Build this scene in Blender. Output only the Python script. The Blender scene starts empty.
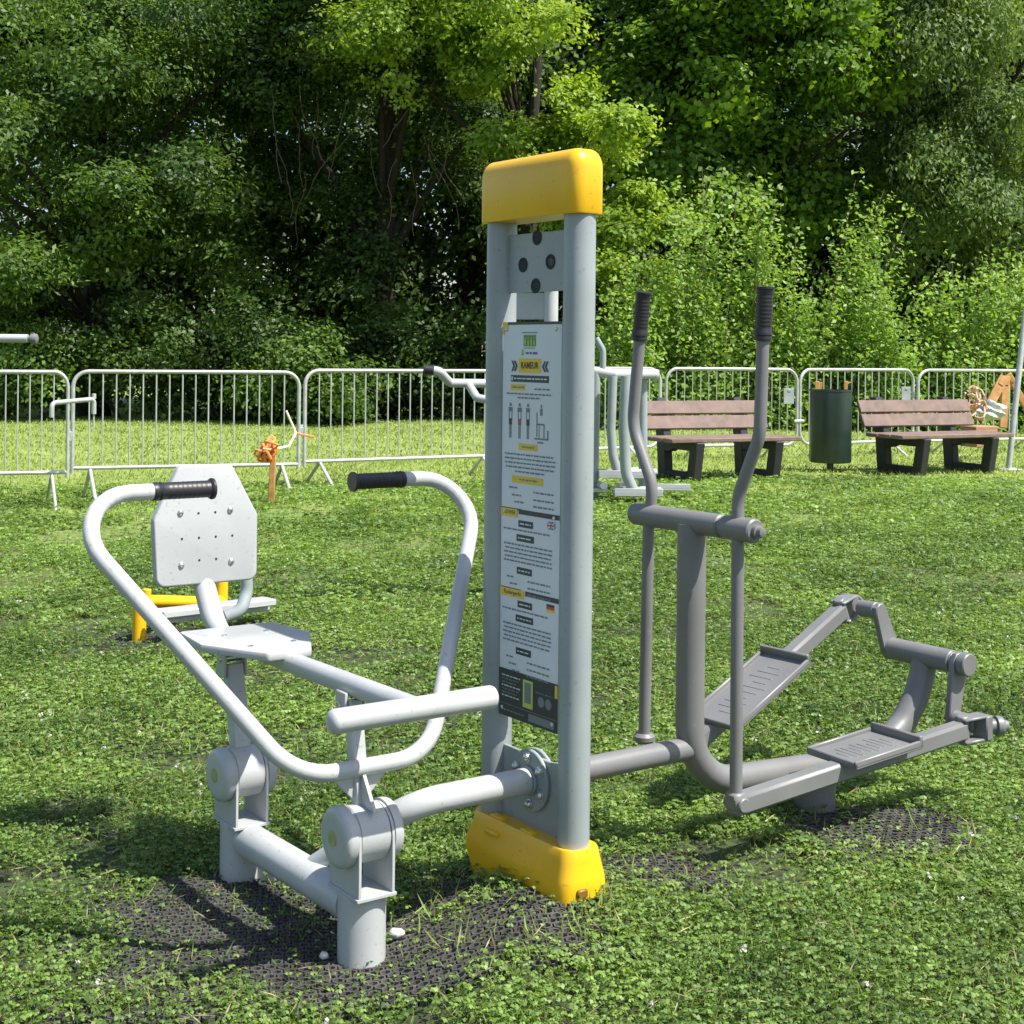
import bpy, bmesh, math, random
import numpy as np
from mathutils import Vector, Matrix
random.seed(7); rng = np.random.default_rng(11)
S = bpy.context.scene; C = S.collection
R = math.radians; PI = math.pi

# ------------------------------------------------------------------ materials
def new_mat(name):
    m = bpy.data.materials.new(name); m.use_nodes = True
    nt = m.node_tree; b = nt.nodes['Principled BSDF']
    return m, nt, b
def paint(name, col, rough=.35, var=.06, metallic=0., bump=.0, scale=6., speck=None, coat=0., sscale=55):
    m, nt, b = new_mat(name)
    N = nt.nodes; L = nt.links
    tc = N.new('ShaderNodeTexCoord')
    n1 = N.new('ShaderNodeTexNoise'); n1.inputs['Scale'].default_value = scale; n1.inputs['Detail'].default_value = 6
    L.new(tc.outputs['Object'], n1.inputs['Vector'])
    r = N.new('ShaderNodeValToRGB'); e = r.color_ramp.elements
    e[0].position = .3; e[1].position = .7
    e[0].color = (*[c * (1 - var) for c in col], 1); e[1].color = (*[min(1, c * (1 + var)) for c in col], 1)
    L.new(n1.outputs['Fac'], r.inputs['Fac'])
    out = r.outputs['Color']
    if speck:
        n2 = N.new('ShaderNodeTexNoise'); n2.inputs['Scale'].default_value = sscale; n2.inputs['Detail'].default_value = 3
        L.new(tc.outputs['Object'], n2.inputs['Vector'])
        r2 = N.new('ShaderNodeValToRGB'); r2.color_ramp.elements[0].position = .64; r2.color_ramp.elements[1].position = .72
        L.new(n2.outputs['Fac'], r2.inputs['Fac'])
        mx = N.new('ShaderNodeMixRGB'); mx.inputs['Color2'].default_value = (*speck, 1)
        L.new(r2.outputs['Color'], mx.inputs['Fac']); L.new(out, mx.inputs['Color1']); out = mx.outputs['Color']
    L.new(out, b.inputs['Base Color'])
    b.inputs['Metallic'].default_value = metallic
    mr = N.new('ShaderNodeMapRange'); mr.inputs['To Min'].default_value = max(.05, rough - .08); mr.inputs['To Max'].default_value = rough + .12
    L.new(n1.outputs['Fac'], mr.inputs['Value']); L.new(mr.outputs['Result'], b.inputs['Roughness'])
    if coat: b.inputs['Coat Weight'].default_value = coat
    if bump:
        n3 = N.new('ShaderNodeTexNoise'); n3.inputs['Scale'].default_value = 260; n3.inputs['Detail'].default_value = 2
        L.new(tc.outputs['Object'], n3.inputs['Vector'])
        bp = N.new('ShaderNodeBump'); bp.inputs['Strength'].default_value = bump; bp.inputs['Distance'].default_value = .002
        L.new(n3.outputs['Fac'], bp.inputs['Height']); L.new(bp.outputs['Normal'], b.inputs['Normal'])
    return m
def leaf_mat(name, dark, light, trans=.35, tcol=None, rough=.5, nscale=0.):
    """leaves tinted between two greens by the per-corner attribute 'tint' and, for lawns, by position noise"""
    m, nt, b = new_mat(name); N = nt.nodes; L = nt.links
    at = N.new('ShaderNodeAttribute'); at.attribute_name = 'tint'
    f = at.outputs['Fac']
    r = N.new('ShaderNodeValToRGB'); e = r.color_ramp.elements
    e[0].color = (*dark, 1); e[1].color = (*light, 1)
    L.new(f, r.inputs['Fac'])
    L.new(r.outputs['Color'], b.inputs['Base Color']); b.inputs['Roughness'].default_value = rough
    b.inputs['Specular IOR Level'].default_value = .35
    t = N.new('ShaderNodeBsdfTranslucent')
    mx2 = N.new('ShaderNodeMixRGB'); mx2.blend_type = 'MULTIPLY'; mx2.inputs['Fac'].default_value = 1
    tc = tcol or (1.5, 1.45, .55)
    mx2.inputs['Color2'].default_value = (*tc, 1)
    L.new(r.outputs['Color'], mx2.inputs['Color1']); L.new(mx2.outputs['Color'], t.inputs['Color'])
    mix = N.new('ShaderNodeMixShader'); mix.inputs['Fac'].default_value = trans
    L.new(b.outputs['BSDF'], mix.inputs[1]); L.new(t.outputs['BSDF'], mix.inputs[2])
    L.new(mix.outputs['Shader'], N['Material Output'].inputs['Surface'])
    return m

M = {}
M['grey'] = paint('light_grey_powder_coat', (.43, .445, .445), .34, .09, bump=.12, scale=4, speck=(.33, .33, .31), sscale=90)
M['tower'] = paint('blue_grey_powder_coat', (.285, .32, .322), .36, .11, bump=.12, scale=4, speck=(.23, .25, .24), sscale=80)
M['dark_grey'] = paint('dull_grey_powder_coat', (.170, .171, .170), .42, .10, bump=.14, scale=5, speck=(.19, .188, .18), sscale=70)
M['yellow'] = paint('yellow_plastic', (.80, .46, .012), .30, .08, scale=5, speck=(.62, .34, .03), sscale=60)
M['grip'] = paint('black_rubber_grip', (.018, .018, .02), .42, .15)
M['steel'] = paint('zinc_bolt_steel', (.55, .56, .56), .28, .08, metallic=.9)
M['galv'] = paint('galvanised_steel', (.45, .47, .44), .42, .14, metallic=.3, scale=14)
M['bench_wood'] = paint('brown_recycled_plank', (.180, .122, .098), .6, .24, bump=.5, scale=9)
M['bench_leg'] = paint('black_recycled_plastic', (.02, .022, .024), .6, .2, bump=.4)
M['bin'] = paint('dark_green_bin_paint', (.018, .034, .030), .38, .16)
M['rubber'] = paint('black_rubber_mat', (.056, .055, .048), .85, .5, bump=.5, scale=9, speck=(.15, .135, .11))
M['orange_wood'] = paint('orange_timber', (.42, .215, .065), .65, .25, bump=.4, scale=12)
M['orange_tape'] = paint('orange_tape', (.78, .27, .07), .5, .1)
M['faded_tape'] = paint('faded_pink_tape', (.62, .36, .24), .6, .2, scale=20)
M['cream_tape'] = paint('cream_rope', (.75, .68, .50), .7, .1)
M['white'] = paint('white_print', (.62, .66, .68), .32, .03)
M['ink'] = paint('dark_ink', (.030, .038, .045), .4, .1)
M['grey_ink'] = paint('grey_ink', (.17, .19, .21), .5, .1)
M['print_yellow'] = paint('yellow_print', (.72, .50, .03), .4, .05)
M['print_green'] = paint('green_print', (.10, .24, .07), .4, .1)
M['print_blue'] = paint('blue_print', (.07, .12, .32), .4, .1)
M['print_red'] = paint('red_print', (.50, .06, .05), .4, .1)
M['print_lime'] = paint('lime_print', (.45, .55, .12), .4, .1)
M['badge'] = paint('faded_badge', (.33, .36, .16), .4, .2, scale=60)
M['slot_shade'] = paint('shaded_yellow_plastic', (.20, .10, .008), .5, .1)  # yellow darkened to paint the shade inside the foot cover's recess
M['hole'] = paint('dark_hole_disc', (.012, .02, .02), .6, .2)  # darkness of open holes, put into the colour of solid discs
M['stone'] = paint('white_pebble', (.58, .57, .53), .8, .25, bump=.6, scale=60)
M['cardboard'] = paint('brown_cardboard', (.36, .20, .12), .8, .15)
M['tag'] = paint('dull_plate', (.24, .27, .27), .5, .2)
M['paper'] = paint('white_plastic_sheet', (.46, .48, .47), .5, .15)
M['bark'] = paint('dark_bark', (.024, .019, .014), .9, .4, bump=.8, scale=8)
M['twig'] = paint('dry_twig', (.14, .11, .075), .9, .3)
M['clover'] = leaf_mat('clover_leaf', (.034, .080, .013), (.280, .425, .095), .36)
M['blade'] = leaf_mat('grass_blade', (.070, .130, .022), (.34, .43, .105), .34)
M['straw'] = leaf_mat('dry_blade', (.20, .16, .08), (.46, .40, .22), .25, (1, .95, .8))
M['flower'] = leaf_mat('white_flower', (.55, .53, .46), (.75, .74, .68), .25, (1, 1, 1))
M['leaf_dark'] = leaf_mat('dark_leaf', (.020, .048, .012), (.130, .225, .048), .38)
M['leaf_mid'] = leaf_mat('mid_leaf', (.026, .064, .013), (.200, .320, .062), .42)
M['leaf_lime'] = leaf_mat('lime_leaf', (.115, .205, .020), (.390, .520, .075), .45)
M['leaf_maple'] = leaf_mat('maple_leaf', (.036, .100, .010), (.270, .430, .040), .45)
M['leaf_willow'] = leaf_mat('grey_green_leaf', (.075, .130, .036), (.275, .385, .125), .42)
M['leaf_sapling'] = leaf_mat('sapling_leaf', (.105, .195, .036), (.330, .485, .110), .45)

# ------------------------------------------------------------------ mesh helpers
class MB:
    """collects faces; build() links them as one mesh object"""
    def __init__(s, org=(0, 0, 0)):
        s.v = []; s.f = []; s.m = []; s.org = Vector(org); s.mi = 0
    def raw(s, vs, fs):
        o = len(s.v)
        s.v += [tuple(Vector(p) - s.org) for p in vs]
        for f in fs: s.f.append(tuple(i + o for i in f)); s.m.append(s.mi)
    def bm(s, b):
        b.verts.index_update()
        s.raw([v.co.copy() for v in b.verts], [[v.index for v in f.verts] for f in b.faces]); b.free()
    def box(s, c, size, bev=.003, rot=None, seg=1):
        b = bmesh.new(); bmesh.ops.create_cube(b, size=1)
        bmesh.ops.scale(b, vec=size, verts=b.verts)
        if bev: bmesh.ops.bevel(b, geom=b.edges[:], offset=min(bev, min(size) * .45), segments=seg, affect='EDGES', profile=.5)
        if rot is not None: bmesh.ops.rotate(b, matrix=rot, verts=b.verts)
        bmesh.ops.translate(b, vec=c, verts=b.verts); s.bm(b)
    def bar(s, p, q, w, h, bev=.003, up=(0, 0, 1), twist=0):
        """box from p to q, w across, h in the up direction"""
        p = Vector(p); q = Vector(q); d = (q - p); L = d.length; x = d.normalized()
        y = Vector(up).cross(x).normalized(); z = x.cross(y)
        rot = Matrix((x, y, z)).transposed()
        s.box((p + q) / 2, (L, w, h), bev, rot)
    def prism(s, pts, X, Y, o, t, bev=.003, seg=2, rc=0):
        """polygon pts (2D, ccw) in the plane X,Y at o, extruded by t along X x Y, centred"""
        if rc: pts = round_poly(pts, rc)
        X = Vector(X).normalized(); Y = Vector(Y).normalized(); Z = X.cross(Y); o = Vector(o)
        b = bmesh.new()
        vs = [b.verts.new(o + X * p[0] + Y * p[1] - Z * t / 2) for p in pts]
        f = b.faces.new(vs)
        r = bmesh.ops.extrude_face_region(b, geom=[f])
        nv = [g for g in r['geom'] if isinstance(g, bmesh.types.BMVert)]
        bmesh.ops.translate(b, vec=Z * t, verts=nv)
        bmesh.ops.recalc_face_normals(b, faces=b.faces)
        if bev:
            ed = [e for e in b.edges if len(e.link_faces) == 2 and max(len(x.verts) for x in e.link_faces) > 4 or (len(pts) <= 4 and not rc)]
            bmesh.ops.bevel(b, geom=ed, offset=bev, segments=seg, affect='EDGES', profile=.5)
        s.bm(b)
    def tube(s, pts, r, n=16, fil=0., fseg=7, r2=None, cap=True, dome=False, closed=False):
        pts = [Vector(p) for p in pts]
        if fil: pts = fillet(pts, fil, fseg)
        if dome:  # rounded ends
            def ends(a, b, rev):
                d = (a - b).normalized(); out = []
                return [(a + d * (r * .55 * math.sin(t)), r * math.cos(t)) for t in (R(75), R(50), R(25))]
            A = ends(pts[0], pts[1], 0); B = ends(pts[-1], pts[-2], 1)
            path = [a for a, _ in A] + pts + [b for b, _ in B[::-1]]
            rad = [x for _, x in A] + [r] * len(pts) + [x for _, x in B[::-1]]
        else:
            path = pts; k = len(pts)
            rad = [r if r2 is None else r + (r2 - r) * i / (k - 1) for i in range(k)] if not isinstance(r, (list, tuple)) else (list(r) + [r[-1]] * k)[:k]
        k = len(path); vs = []; fs = []
        T = []
        for i in range(k):
            a = path[max(0, i - 1)]; b = path[min(k - 1, i + 1)]
            if closed: a = path[(i - 1) % k]; b = path[(i + 1) % k]
            T.append((b - a).normalized())
        ref = Vector((0, 0, 1)) if abs(T[0].z) < .9 else Vector((1, 0, 0))
        nrm = (ref - T[0] * ref.dot(T[0])).normalized()
        for i in range(k):
            if i:
                nrm = (nrm - T[i] * nrm.dot(T[i]))
                nrm = nrm.normalized() if nrm.length > 1e-6 else T[i].orthogonal().normalized()
            bn = T[i].cross(nrm)
            for j in range(n):
                a = 2 * PI * j / n
                vs.append(path[i] + (nrm * math.cos(a) + bn * math.sin(a)) * rad[i])
        for i in range(k - 1 if not closed else k):
            i2 = (i + 1) % k
            for j in range(n):
                j2 = (j + 1) % n
                fs.append((i * n + j, i * n + j2, i2 * n + j2, i2 * n + j))
        if cap and not closed:
            fs.append(tuple(range(n))[::-1]); fs.append(tuple((k - 1) * n + j for j in range(n)))
        s.raw(vs, fs)
    def cyl(s, p, q, r, n=24, bev=.003):
        p = Vector(p); q = Vector(q); d = (q - p).normalized()
        bev = min(bev, r * .4, (q - p).length * .4)
        if bev: s.tube([p, p + d * bev, q - d * bev, q], [r - bev, r, r, r - bev], n)
        else: s.tube([p, q], r, n)
    def lathe(s, o, ax, prof, n=28):
        """prof: (distance along ax, radius)"""
        o = Vector(o); ax = Vector(ax).normalized(); a = ax.orthogonal().normalized(); b = ax.cross(a); vs = []; fs = []
        for d, r in prof:
            for j in range(n):
                t = 2 * PI * j / n; vs.append(o + ax * d + (a * math.cos(t) + b * math.sin(t)) * max(r, 1e-4))
        for i in range(len(prof) - 1):
            for j in range(n):
                j2 = (j + 1) % n; fs.append((i * n + j, i * n + j2, (i + 1) * n + j2, (i + 1) * n + j))
        fs.append(tuple(range(n))[::-1]); fs.append(tuple((len(prof) - 1) * n + j for j in range(n)))
        s.raw(vs, fs)
    def loft(s, secs, cap=True):
        """secs: equal-length closed rings"""
        n = len(secs[0]); vs = [p for r in secs for p in r]; fs = []
        for i in range(len(secs) - 1):
            for j in range(n):
                j2 = (j + 1) % n; fs.append((i * n + j, i * n + j2, (i + 1) * n + j2, (i + 1) * n + j))
        if cap: fs.append(tuple(range(n))[::-1]); fs.append(tuple((len(secs) - 1) * n + j for j in range(n)))
        s.raw(vs, fs)
    def build(s, name, mats, parent=None, loc=None, ang=38):
        me = bpy.data.meshes.new(name); me.from_pydata(s.v, [], s.f)
        for m in (mats if isinstance(mats, (list, tuple)) else [mats]): me.materials.append(m)
        me.polygons.foreach_set('material_index', s.m)
        me.polygons.foreach_set('use_smooth', [True] * len(me.polygons))
        me.update()
        b = bmesh.new(); b.from_mesh(me); bmesh.ops.recalc_face_normals(b, faces=b.faces); b.to_mesh(me); b.free()
        me.set_sharp_from_angle(angle=R(ang))
        o = bpy.data.objects.new(name, me); C.objects.link(o)
        if parent: o.parent = parent
        if loc is not None: o.location = loc
        return o
def fillet(pts, fil, seg=7):
    out = [pts[0]]
    for i in range(1, len(pts) - 1):
        r = fil[i - 1] if isinstance(fil, (list, tuple)) else fil
        p, a, b = pts[i], pts[i - 1], pts[i + 1]
        da = (a - p); db = (b - p); ang = da.angle(db)
        if r <= 0 or abs(ang - PI) < .01: out.append(p); continue
        t = min(r / math.tan(ang / 2), da.length * .49, db.length * .49)
        p1 = p + da.normalized() * t; p2 = p + db.normalized() * t
        rr = t * math.tan(ang / 2)
        cdir = (da.normalized() + db.normalized()).normalized(); cen = p + cdir * (rr / math.sin(ang / 2))
        v1 = p1 - cen; v2 = p2 - cen; th = v1.angle(v2); axis = v1.cross(v2).normalized()
        for k in range(seg + 1): out.append(cen + Matrix.Rotation(th * k / seg, 3, axis) @ v1)
    out.append(pts[-1]); return out
def round_poly(pts, r, seg=5):
    P = [Vector((p[0], p[1], 0)) for p in pts]; out = []
    for i in range(len(P)):
        tri = fillet([P[i - 1], P[i], P[(i + 1) % len(P)]], r, seg)[1:-1]
        out += [(q.x, q.y) for q in tri]
    return out
def rrect(hx, hy, r, z, n=5, org=(0, 0)):
    out = []
    for cx, cy, a0 in ((1, 1, 0), (-1, 1, 90), (-1, -1, 180), (1, -1, 270)):
        for k in range(n + 1):
            a = R(a0 + 90 * k / n)
            out.append((org[0] + cx * (hx - r) + r * math.cos(a), org[1] + cy * (hy - r) + r * math.sin(a), z))
    return out
def empty(name, label, cat, loc=(0, 0, 0), rz=0, group=None):
    o = bpy.data.objects.new(name, None); C.objects.link(o); o.empty_display_size = .1
    o.location = loc; o.rotation_euler.z = rz
    return tag(o, label, cat, group)
def tag(o, label=None, cat=None, group=None, kind=None):
    if label: o['label'] = label
    if cat: o['category'] = cat
    if group: o['group'] = group
    if kind: o['kind'] = kind
    return o
def copy_thing(root, loc, rz, label, group=None):
    r = root.copy(); C.objects.link(r); r.location = loc; r.rotation_euler.z = rz; r['label'] = label
    if group: r['group'] = group
    for ch in root.children:
        c = ch.copy(); C.objects.link(c); c.parent = r
        for g in ch.children:
            d = g.copy(); C.objects.link(d); d.parent = c
    return r

# ------------------------------------------------------------------ ground height
def ss(t): t = np.clip(t, 0, 1); return t * t * (3 - 2 * t)
def gz(x, y):
    x = np.asarray(x); y = np.asarray(y)
    return .07 * ss((x + .30) / .35) - .11 * ss((-x - 1) / 3) + .038 * np.exp(-((x - .12) ** 2 + (y - 3.48) ** 2) / .30 ** 2) + .022 * np.exp(-((x - .9) ** 2 + (y - 4.1) ** 2) / .4 ** 2)
def G(x, y, dz=0): return (x, y, float(gz(x, y)) + dz)

# station frame: local x runs along the beams (v), local y along the row of posts (u)
T0 = Vector((.065, 3.576, 0)); RZ = math.atan2(.5798, .8148)
def W2(v, u): return (T0.x + .8148 * v - .5798 * u, T0.y + .5798 * v + .8148 * u)

# ------------------------------------------------------------------ information tower
def text_polys(txt, size, bold=0.):
    cu = bpy.data.curves.new('t', 'FONT'); cu.body = txt; cu.size = size; cu.offset = bold; cu.resolution_u = 2
    cu.align_x = 'CENTER'; cu.align_y = 'CENTER'
    o = bpy.data.objects.new('t', cu); C.objects.link(o)
    dg = bpy.context.evaluated_depsgraph_get(); dg.update()
    me = bpy.data.meshes.new_from_object(o.evaluated_get(dg))
    vs = [v.co.copy() for v in me.vertices]; fs = [tuple(p.vertices) for p in me.polygons]
    bpy.data.objects.remove(o); bpy.data.curves.remove(cu); bpy.data.meshes.remove(me)
    return vs, fs

def tower_posts_cap(t, org, mat, capmat, H0=.10):
    for su in (-1, 1):
        b = MB(org); b.cyl((0, su * .161, H0), (0, su * .161, 1.76), .0385, 32, 0); b.build('post', mat, t)
    b = MB(org); secs = []
    secs.append(rrect(.043, .196, .028, 1.727)); secs.append(rrect(.0485, .2025, .032, 1.727)); secs.append(rrect(.0505, .2045, .034, 1.731))
    secs.append(rrect(.0505, .2045, .034, 1.838))
    for k in range(1, 7):
        a = R(90 * k / 6); i = .034 * (1 - math.cos(a)); secs.append(rrect(.0505 - i, .2045 - i, max(.034 - i, .002), 1.838 + .045 * math.sin(a)))
    b.loft(secs); b.build('cap', capmat, t)
    # head plate; its four open holes are drawn as dark discs
    b = MB(org); b.prism([(-.126, -.0735), (.126, -.0735), (.126, .0735), (-.126, .0735)], (0, -1, 0), (0, 0, 1), (0, 0, 1.6215), .008, .0015, 1)
    hp = b.build('head_plate', mat, t)
    return hp

t = empty('information_tower', 'tall grey twin-post tower with yellow cap and foot, carrying the white instruction board', 'fitness tower', (T0.x, T0.y, 0), RZ)
O0 = (0, 0, 0)
hp = tower_posts_cap(t, O0, M['tower'], M['yellow'])
for (u, z) in ((.004, 1.682), (.062, 1.617), (-.052, 1.62), (.008, 1.563)):
    b = MB(); b.lathe((-.004, u, z), (-1, 0, 0), [(0, .0185), (.002, .0185), (.003, .017), (.0015, .015), (-.001, .006)], 24)
    b.build('hole_disc', M['hole'], hp)
# carrier straps behind the board
for u in (.085, -.035):
    b = MB(); b.box((.010, u, .98), (.03, .022, .96), .003); b.build('board_strap', M['grey'], t)
# bottom plate, flanges, bolts
b = MB(); b.prism([(-.126, .17), (.126, .17), (.126, .405), (-.126, .405)], (0, -1, 0), (0, 0, 1), (0, 0, 0), .010, .0015, 1)
bp = b.build('foot_plate', M['tower'], t)
for sx in (-1, 1):
    b = MB(); b.cyl((sx * .005, 0, .345), (sx * .015, 0, .345), .076, 36, .002); b.cyl((sx * .015, 0, .345), (sx * .024, 0, .345), .037, 32, .002)
    fl = b.build('flange', M['tower'], bp)
    for k in range(6):
        b = MB(); a = R(60 * k + 25); y, z = .057 * math.cos(a), .345 + .057 * math.sin(a)
        b.lathe((sx * .015, y, z), (sx, 0, 0), [(0, .0135), (.003, .0135), (.0032, .010), (.008, .0095), (.012, .006), (.013, .001)], 16)
        b.build('bolt', M['steel'], bp)
# yellow foot cover: tapered hull in two halves round the posts
b = MB(); secs = []
prof = [(.02, .221, .178, .066), (.07, .220, .182, .068), (.085, .219, .186, .0695), (.135, .217, .214, .070), (.150, .218, .218, .069), (.165, .216, .217, .067), (.205, .212, .203, .057), (.226, .210, .201, .053), (.232, .208, .199, .050), (.230, .196, .190, .043)]
for z, hn, hf, hv in prof: secs.append(rrect(hv, (hn + hf) / 2, min(.032, hv * .75), z, org=(0, (hf - hn) / 2)))
b.loft(secs); sh = b.build('foot_cover', M['yellow'], t, ang=30)
b = MB(); b.box((-.018, -.2195, .135), (.030, .012, .020), .003); b.build('slot_shade', M['slot_shade'], sh)  # solid box; the recess shade is put into its colour
for (x, u, z) in ((-.058, .09, .200), (-.036, -.03, .230), (.036, -.03, .230), (-.034, .10, .230)):
    b = MB(); b.box((x, u, z), (.022, .05, .014), .005, seg=2); b.build('moulded_rib', M['yellow'], sh)

# instruction board with its print (all in the board's own mesh)
def board(parent, V=-.018, org=O0):
    b = MB(org); Z0, HT, U0, WD = 1.474, .988, .122, .244
    b.prism([(-WD / 2, -HT / 2), (WD / 2, -HT / 2), (WD / 2, HT / 2), (-WD / 2, HT / 2)], (0, -1, 0), (0, 0, 1), (V, 0, Z0 - HT / 2), .006, .001, 1)
    face = V - .003
    def P(a, bb, lift=.0007): return (face - lift, U0 - WD * a, Z0 - HT * bb)
    def rect(a0, a1, b0, b1, mi, lift=.0007):
        b.mi = mi; b.raw([P(a0, b1, lift), P(a1, b1, lift), P(a1, b0, lift), P(a0, b0, lift)], [(0, 1, 2, 3)])
    def text(txt, a, bb, h, mi, bold=.0, lift=.0014, width=None):
        vs, fs = text_polys(txt, h * HT * 1.38, bold)
        if width:
            w = max(v.x for v in vs) - min(v.x for v in vs); k = width * WD / w
        else: k = 1
        b.mi = mi; b.raw([(face - lift, U0 - WD * a - v.x * k, Z0 - HT * bb + v.y) for v in vs], fs)
    def line(a0, a1, bb, mi=2, h=.0042, lift=.0010):
        """a line of fine print: word-long dashes"""
        rr = random.Random(int(bb * 9973) + int(a0 * 91)); a = a0
        while a < a1 - .012:
            w = min(rr.uniform(.025, .085), a1 - a); rect(a, a + w, bb - h / 2, bb + h / 2 * rr.uniform(.7, 1), mi, lift); a += w + .014
    INK, GI, YE, GR, BL, RE, LI, WH = 1, 2, 3, 4, 5, 6, 7, 0
    rect(.03, 1, .0, .007, INK); rect(0, .09, .0, .022, YE, .0012); rect(0, .03, .022, .032, YE, .0012)
    rect(.34, .60, .026, .0285, GR); rect(.365, .575, .033, .061, GR); rect(.37, .565, .0645, .0665, GI)
    for i, aa in enumerate((.385, .437, .49, .54)): rect(aa, aa + .022, .044 + .002 * (i % 2), .058, LI, .0014); rect(aa + .004, aa + .018, .039, .043, LI, .0014)
    rect(.335, .365, .070, .084, GR); rect(.345, .380, .073, .079, LI, .0012); line(.41, .61, .0785, BL, .006)
    rect(.285, .665, .092, .127, YE, .0008); text('RAMEUR', .475, .1095, .0165, INK, .0006, width=.30)
    text('»', .215, .107, .040, INK, .0008); text('«', .740, .107, .040, INK, .0008)
    rect(.15, .80, .134, .151, INK); line(.21, .77, .1425, WH, .0035, .0014); rect(.165, .19, .1375, .1475, WH, .0014)
    rect(.15, .40, .157, .1715, YE); line(.18, .38, .1645, GI, .004, .0014); line(.56, .83, .1675)
    line(.08, .84, .181); line(.27, .67, .1905)
    for a, s in ((.15, 1), (.31, 1.08), (.455, .95)):   # three muscle figures
        c = lambda y: .205 + .088 * y
        rect(a - .018, a + .018, c(0), c(.09), GI); rect(a - .035 * s, a + .035 * s, c(.12), c(.24), GI)
        rect(a - .030, a - .018, c(.24), c(.50), GI); rect(a + .018, a + .030, c(.24), c(.50), GI)
        rect(a - .026, a + .026, c(.44), c(.62), RE if a == .31 else INK); rect(a - .018, a - .004, c(.62), c(1), GI); rect(a + .004, a + .018, c(.62), c(1), GI)
    for (a0, a1, b0, b1) in ((.60, .615, .225, .285), (.60, .72, .252, .256), (.72, .735, .252, .29), (.57, .80, .288, .292), (.64, .65, .256, .288), (.66, .70, .215, .232), (.67, .69, .205, .213), (.78, .80, .268, .292), (.62, .72, .297, .301)):
        rect(a0, a1, b0, b1, GI)
    rect(.30, .62, .305, .321, YE); line(.36, .57, .3135, GI, .004, .0014)
    for i, (x0, x1) in enumerate(((.06, .90), (.06, .92), (.06, .92), (.08, .90), (.24, .74))): line(x0, x1, .3335 + .0108 * i)
    rect(.19, .72, .387, .405, YE); line(.32, .62, .396, GI, .004, .0014)
    for i, bb in enumerate((.418, .4365, .453)): line(.14 + .05 * i, .30 + .05 * i, bb); line(.56, .90, bb + .006)
    def lang(b0, tab, flag, tw):
        rect(.0, .36, b0, b0 + .004, INK); rect(0, tw, b0 + .002, b0 + .022, YE, .0012); text(tab, tw / 2 + .01, b0 + .0118, .0105, INK, .0003, width=tw * .72)
        rect(tw + .02, 1, b0 + .001, b0 + .013, INK)
        f0, f1, g0, g1 = .80, .93, b0 + .019, b0 + .038
        if flag == 'uk':
            rect(f0, f1, g0, g1, BL); h = (g0 + g1) / 2; w = (f0 + f1) / 2
            def diag(p, q, th, mi, lf):
                A = Vector(P(*p, lf)); B = Vector(P(*q, lf)); d = (B - A).normalized(); n = Vector((1, 0, 0)).cross(d) * th
                b.mi = mi; b.raw([A - n, B - n, B + n, A + n], [(0, 1, 2, 3)])
            diag((f0, g0), (f1, g1), .0018, WH, .0010); diag((f0, g1), (f1, g0), .0018, WH, .0011)
            rect(f0, f1, h - .003, h + .003, WH, .0013); rect(w - .012, w + .012, g0, g1, WH, .0013)
            rect(f0, f1, h - .0017, h + .0017, RE, .0016); rect(w - .007, w + .007, g0, g1, RE, .0016)
        else:
            k = (g1 - g0) / 3; rect(f0, f1, g0, g0 + k, INK); rect(f0, f1, g0 + k, g0 + 2 * k, RE); rect(f0, f1, g0 + 2 * k, g1, YE)
        y = b0 + .028
        rect(.31, .56, y, y + .017, INK); line(.34, .53, y + .0085, WH, .0035, .0014); line(.05, .84, y + .0255)
        rect(.28, .58, y + .036, y + .053, INK); line(.31, .55, y + .0445, WH, .0035, .0014)
        for i in range(5): line(.06 + .02 * (i % 2), .88, y + .063 + .0105 * i)
        rect(.29, .55, y + .118, y + .135, INK); line(.32, .52, y + .1265, WH, .0035, .0014)
        for i in range(3): line(.12 + .05 * i, .24 + .06 * i, y + .146 + .0165 * i); line(.48, .86, y + .150 + .0165 * i)
    lang(.470, 'ROWER', 'uk', .29); lang(.672, 'Rudergerät', 'de', .42)
    rect(0, 1, .880, 1.0, INK)
    for i in range(7): line(.05, .38 - .03 * (i % 3), .897 + .0085 * i, WH if i % 3 == 0 else GI, .003, .0011)
    rect(.42, .59, .893, .962, LI, .0010); rect(.45, .56, .899, .950, GI, .0013)
    for a in (.73, .85):
        b.mi = GI; b.raw([tuple(Vector(P(a, .936, .0012)) + Vector((0, .013 * math.cos(q), .013 * math.sin(q)))) for q in [2 * PI * k / 16 for k in range(16)]], [tuple(range(16))])
    line(.64, .92, .915, GI, .003, .0011); rect(.955, 1, .884, .915, YE, .0011)
    rect(0, 1, .968, .9695, GI, .0010); line(.06, .44, .984, GI, .004, .0012); rect(.52, .95, .974, .993, GI, .0012)
    return b.build('instruction_board', [M['white'], M['ink'], M['grey_ink'], M['print_yellow'], M['print_green'], M['print_blue'], M['print_red'], M['print_lime']], parent)
bd = board(t)
for (u, z) in ((.108, 1.455), (-.10, 1.455), (.108, 1.0), (-.10, 1.0), (.108, .505), (-.10, .505)):
    b = MB(); b.lathe((-.021, u, z), (-1, 0, 0), [(0, .0055), (.002, .005), (.0032, .002)], 12); b.build('rivet', M['steel'], bd)

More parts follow.
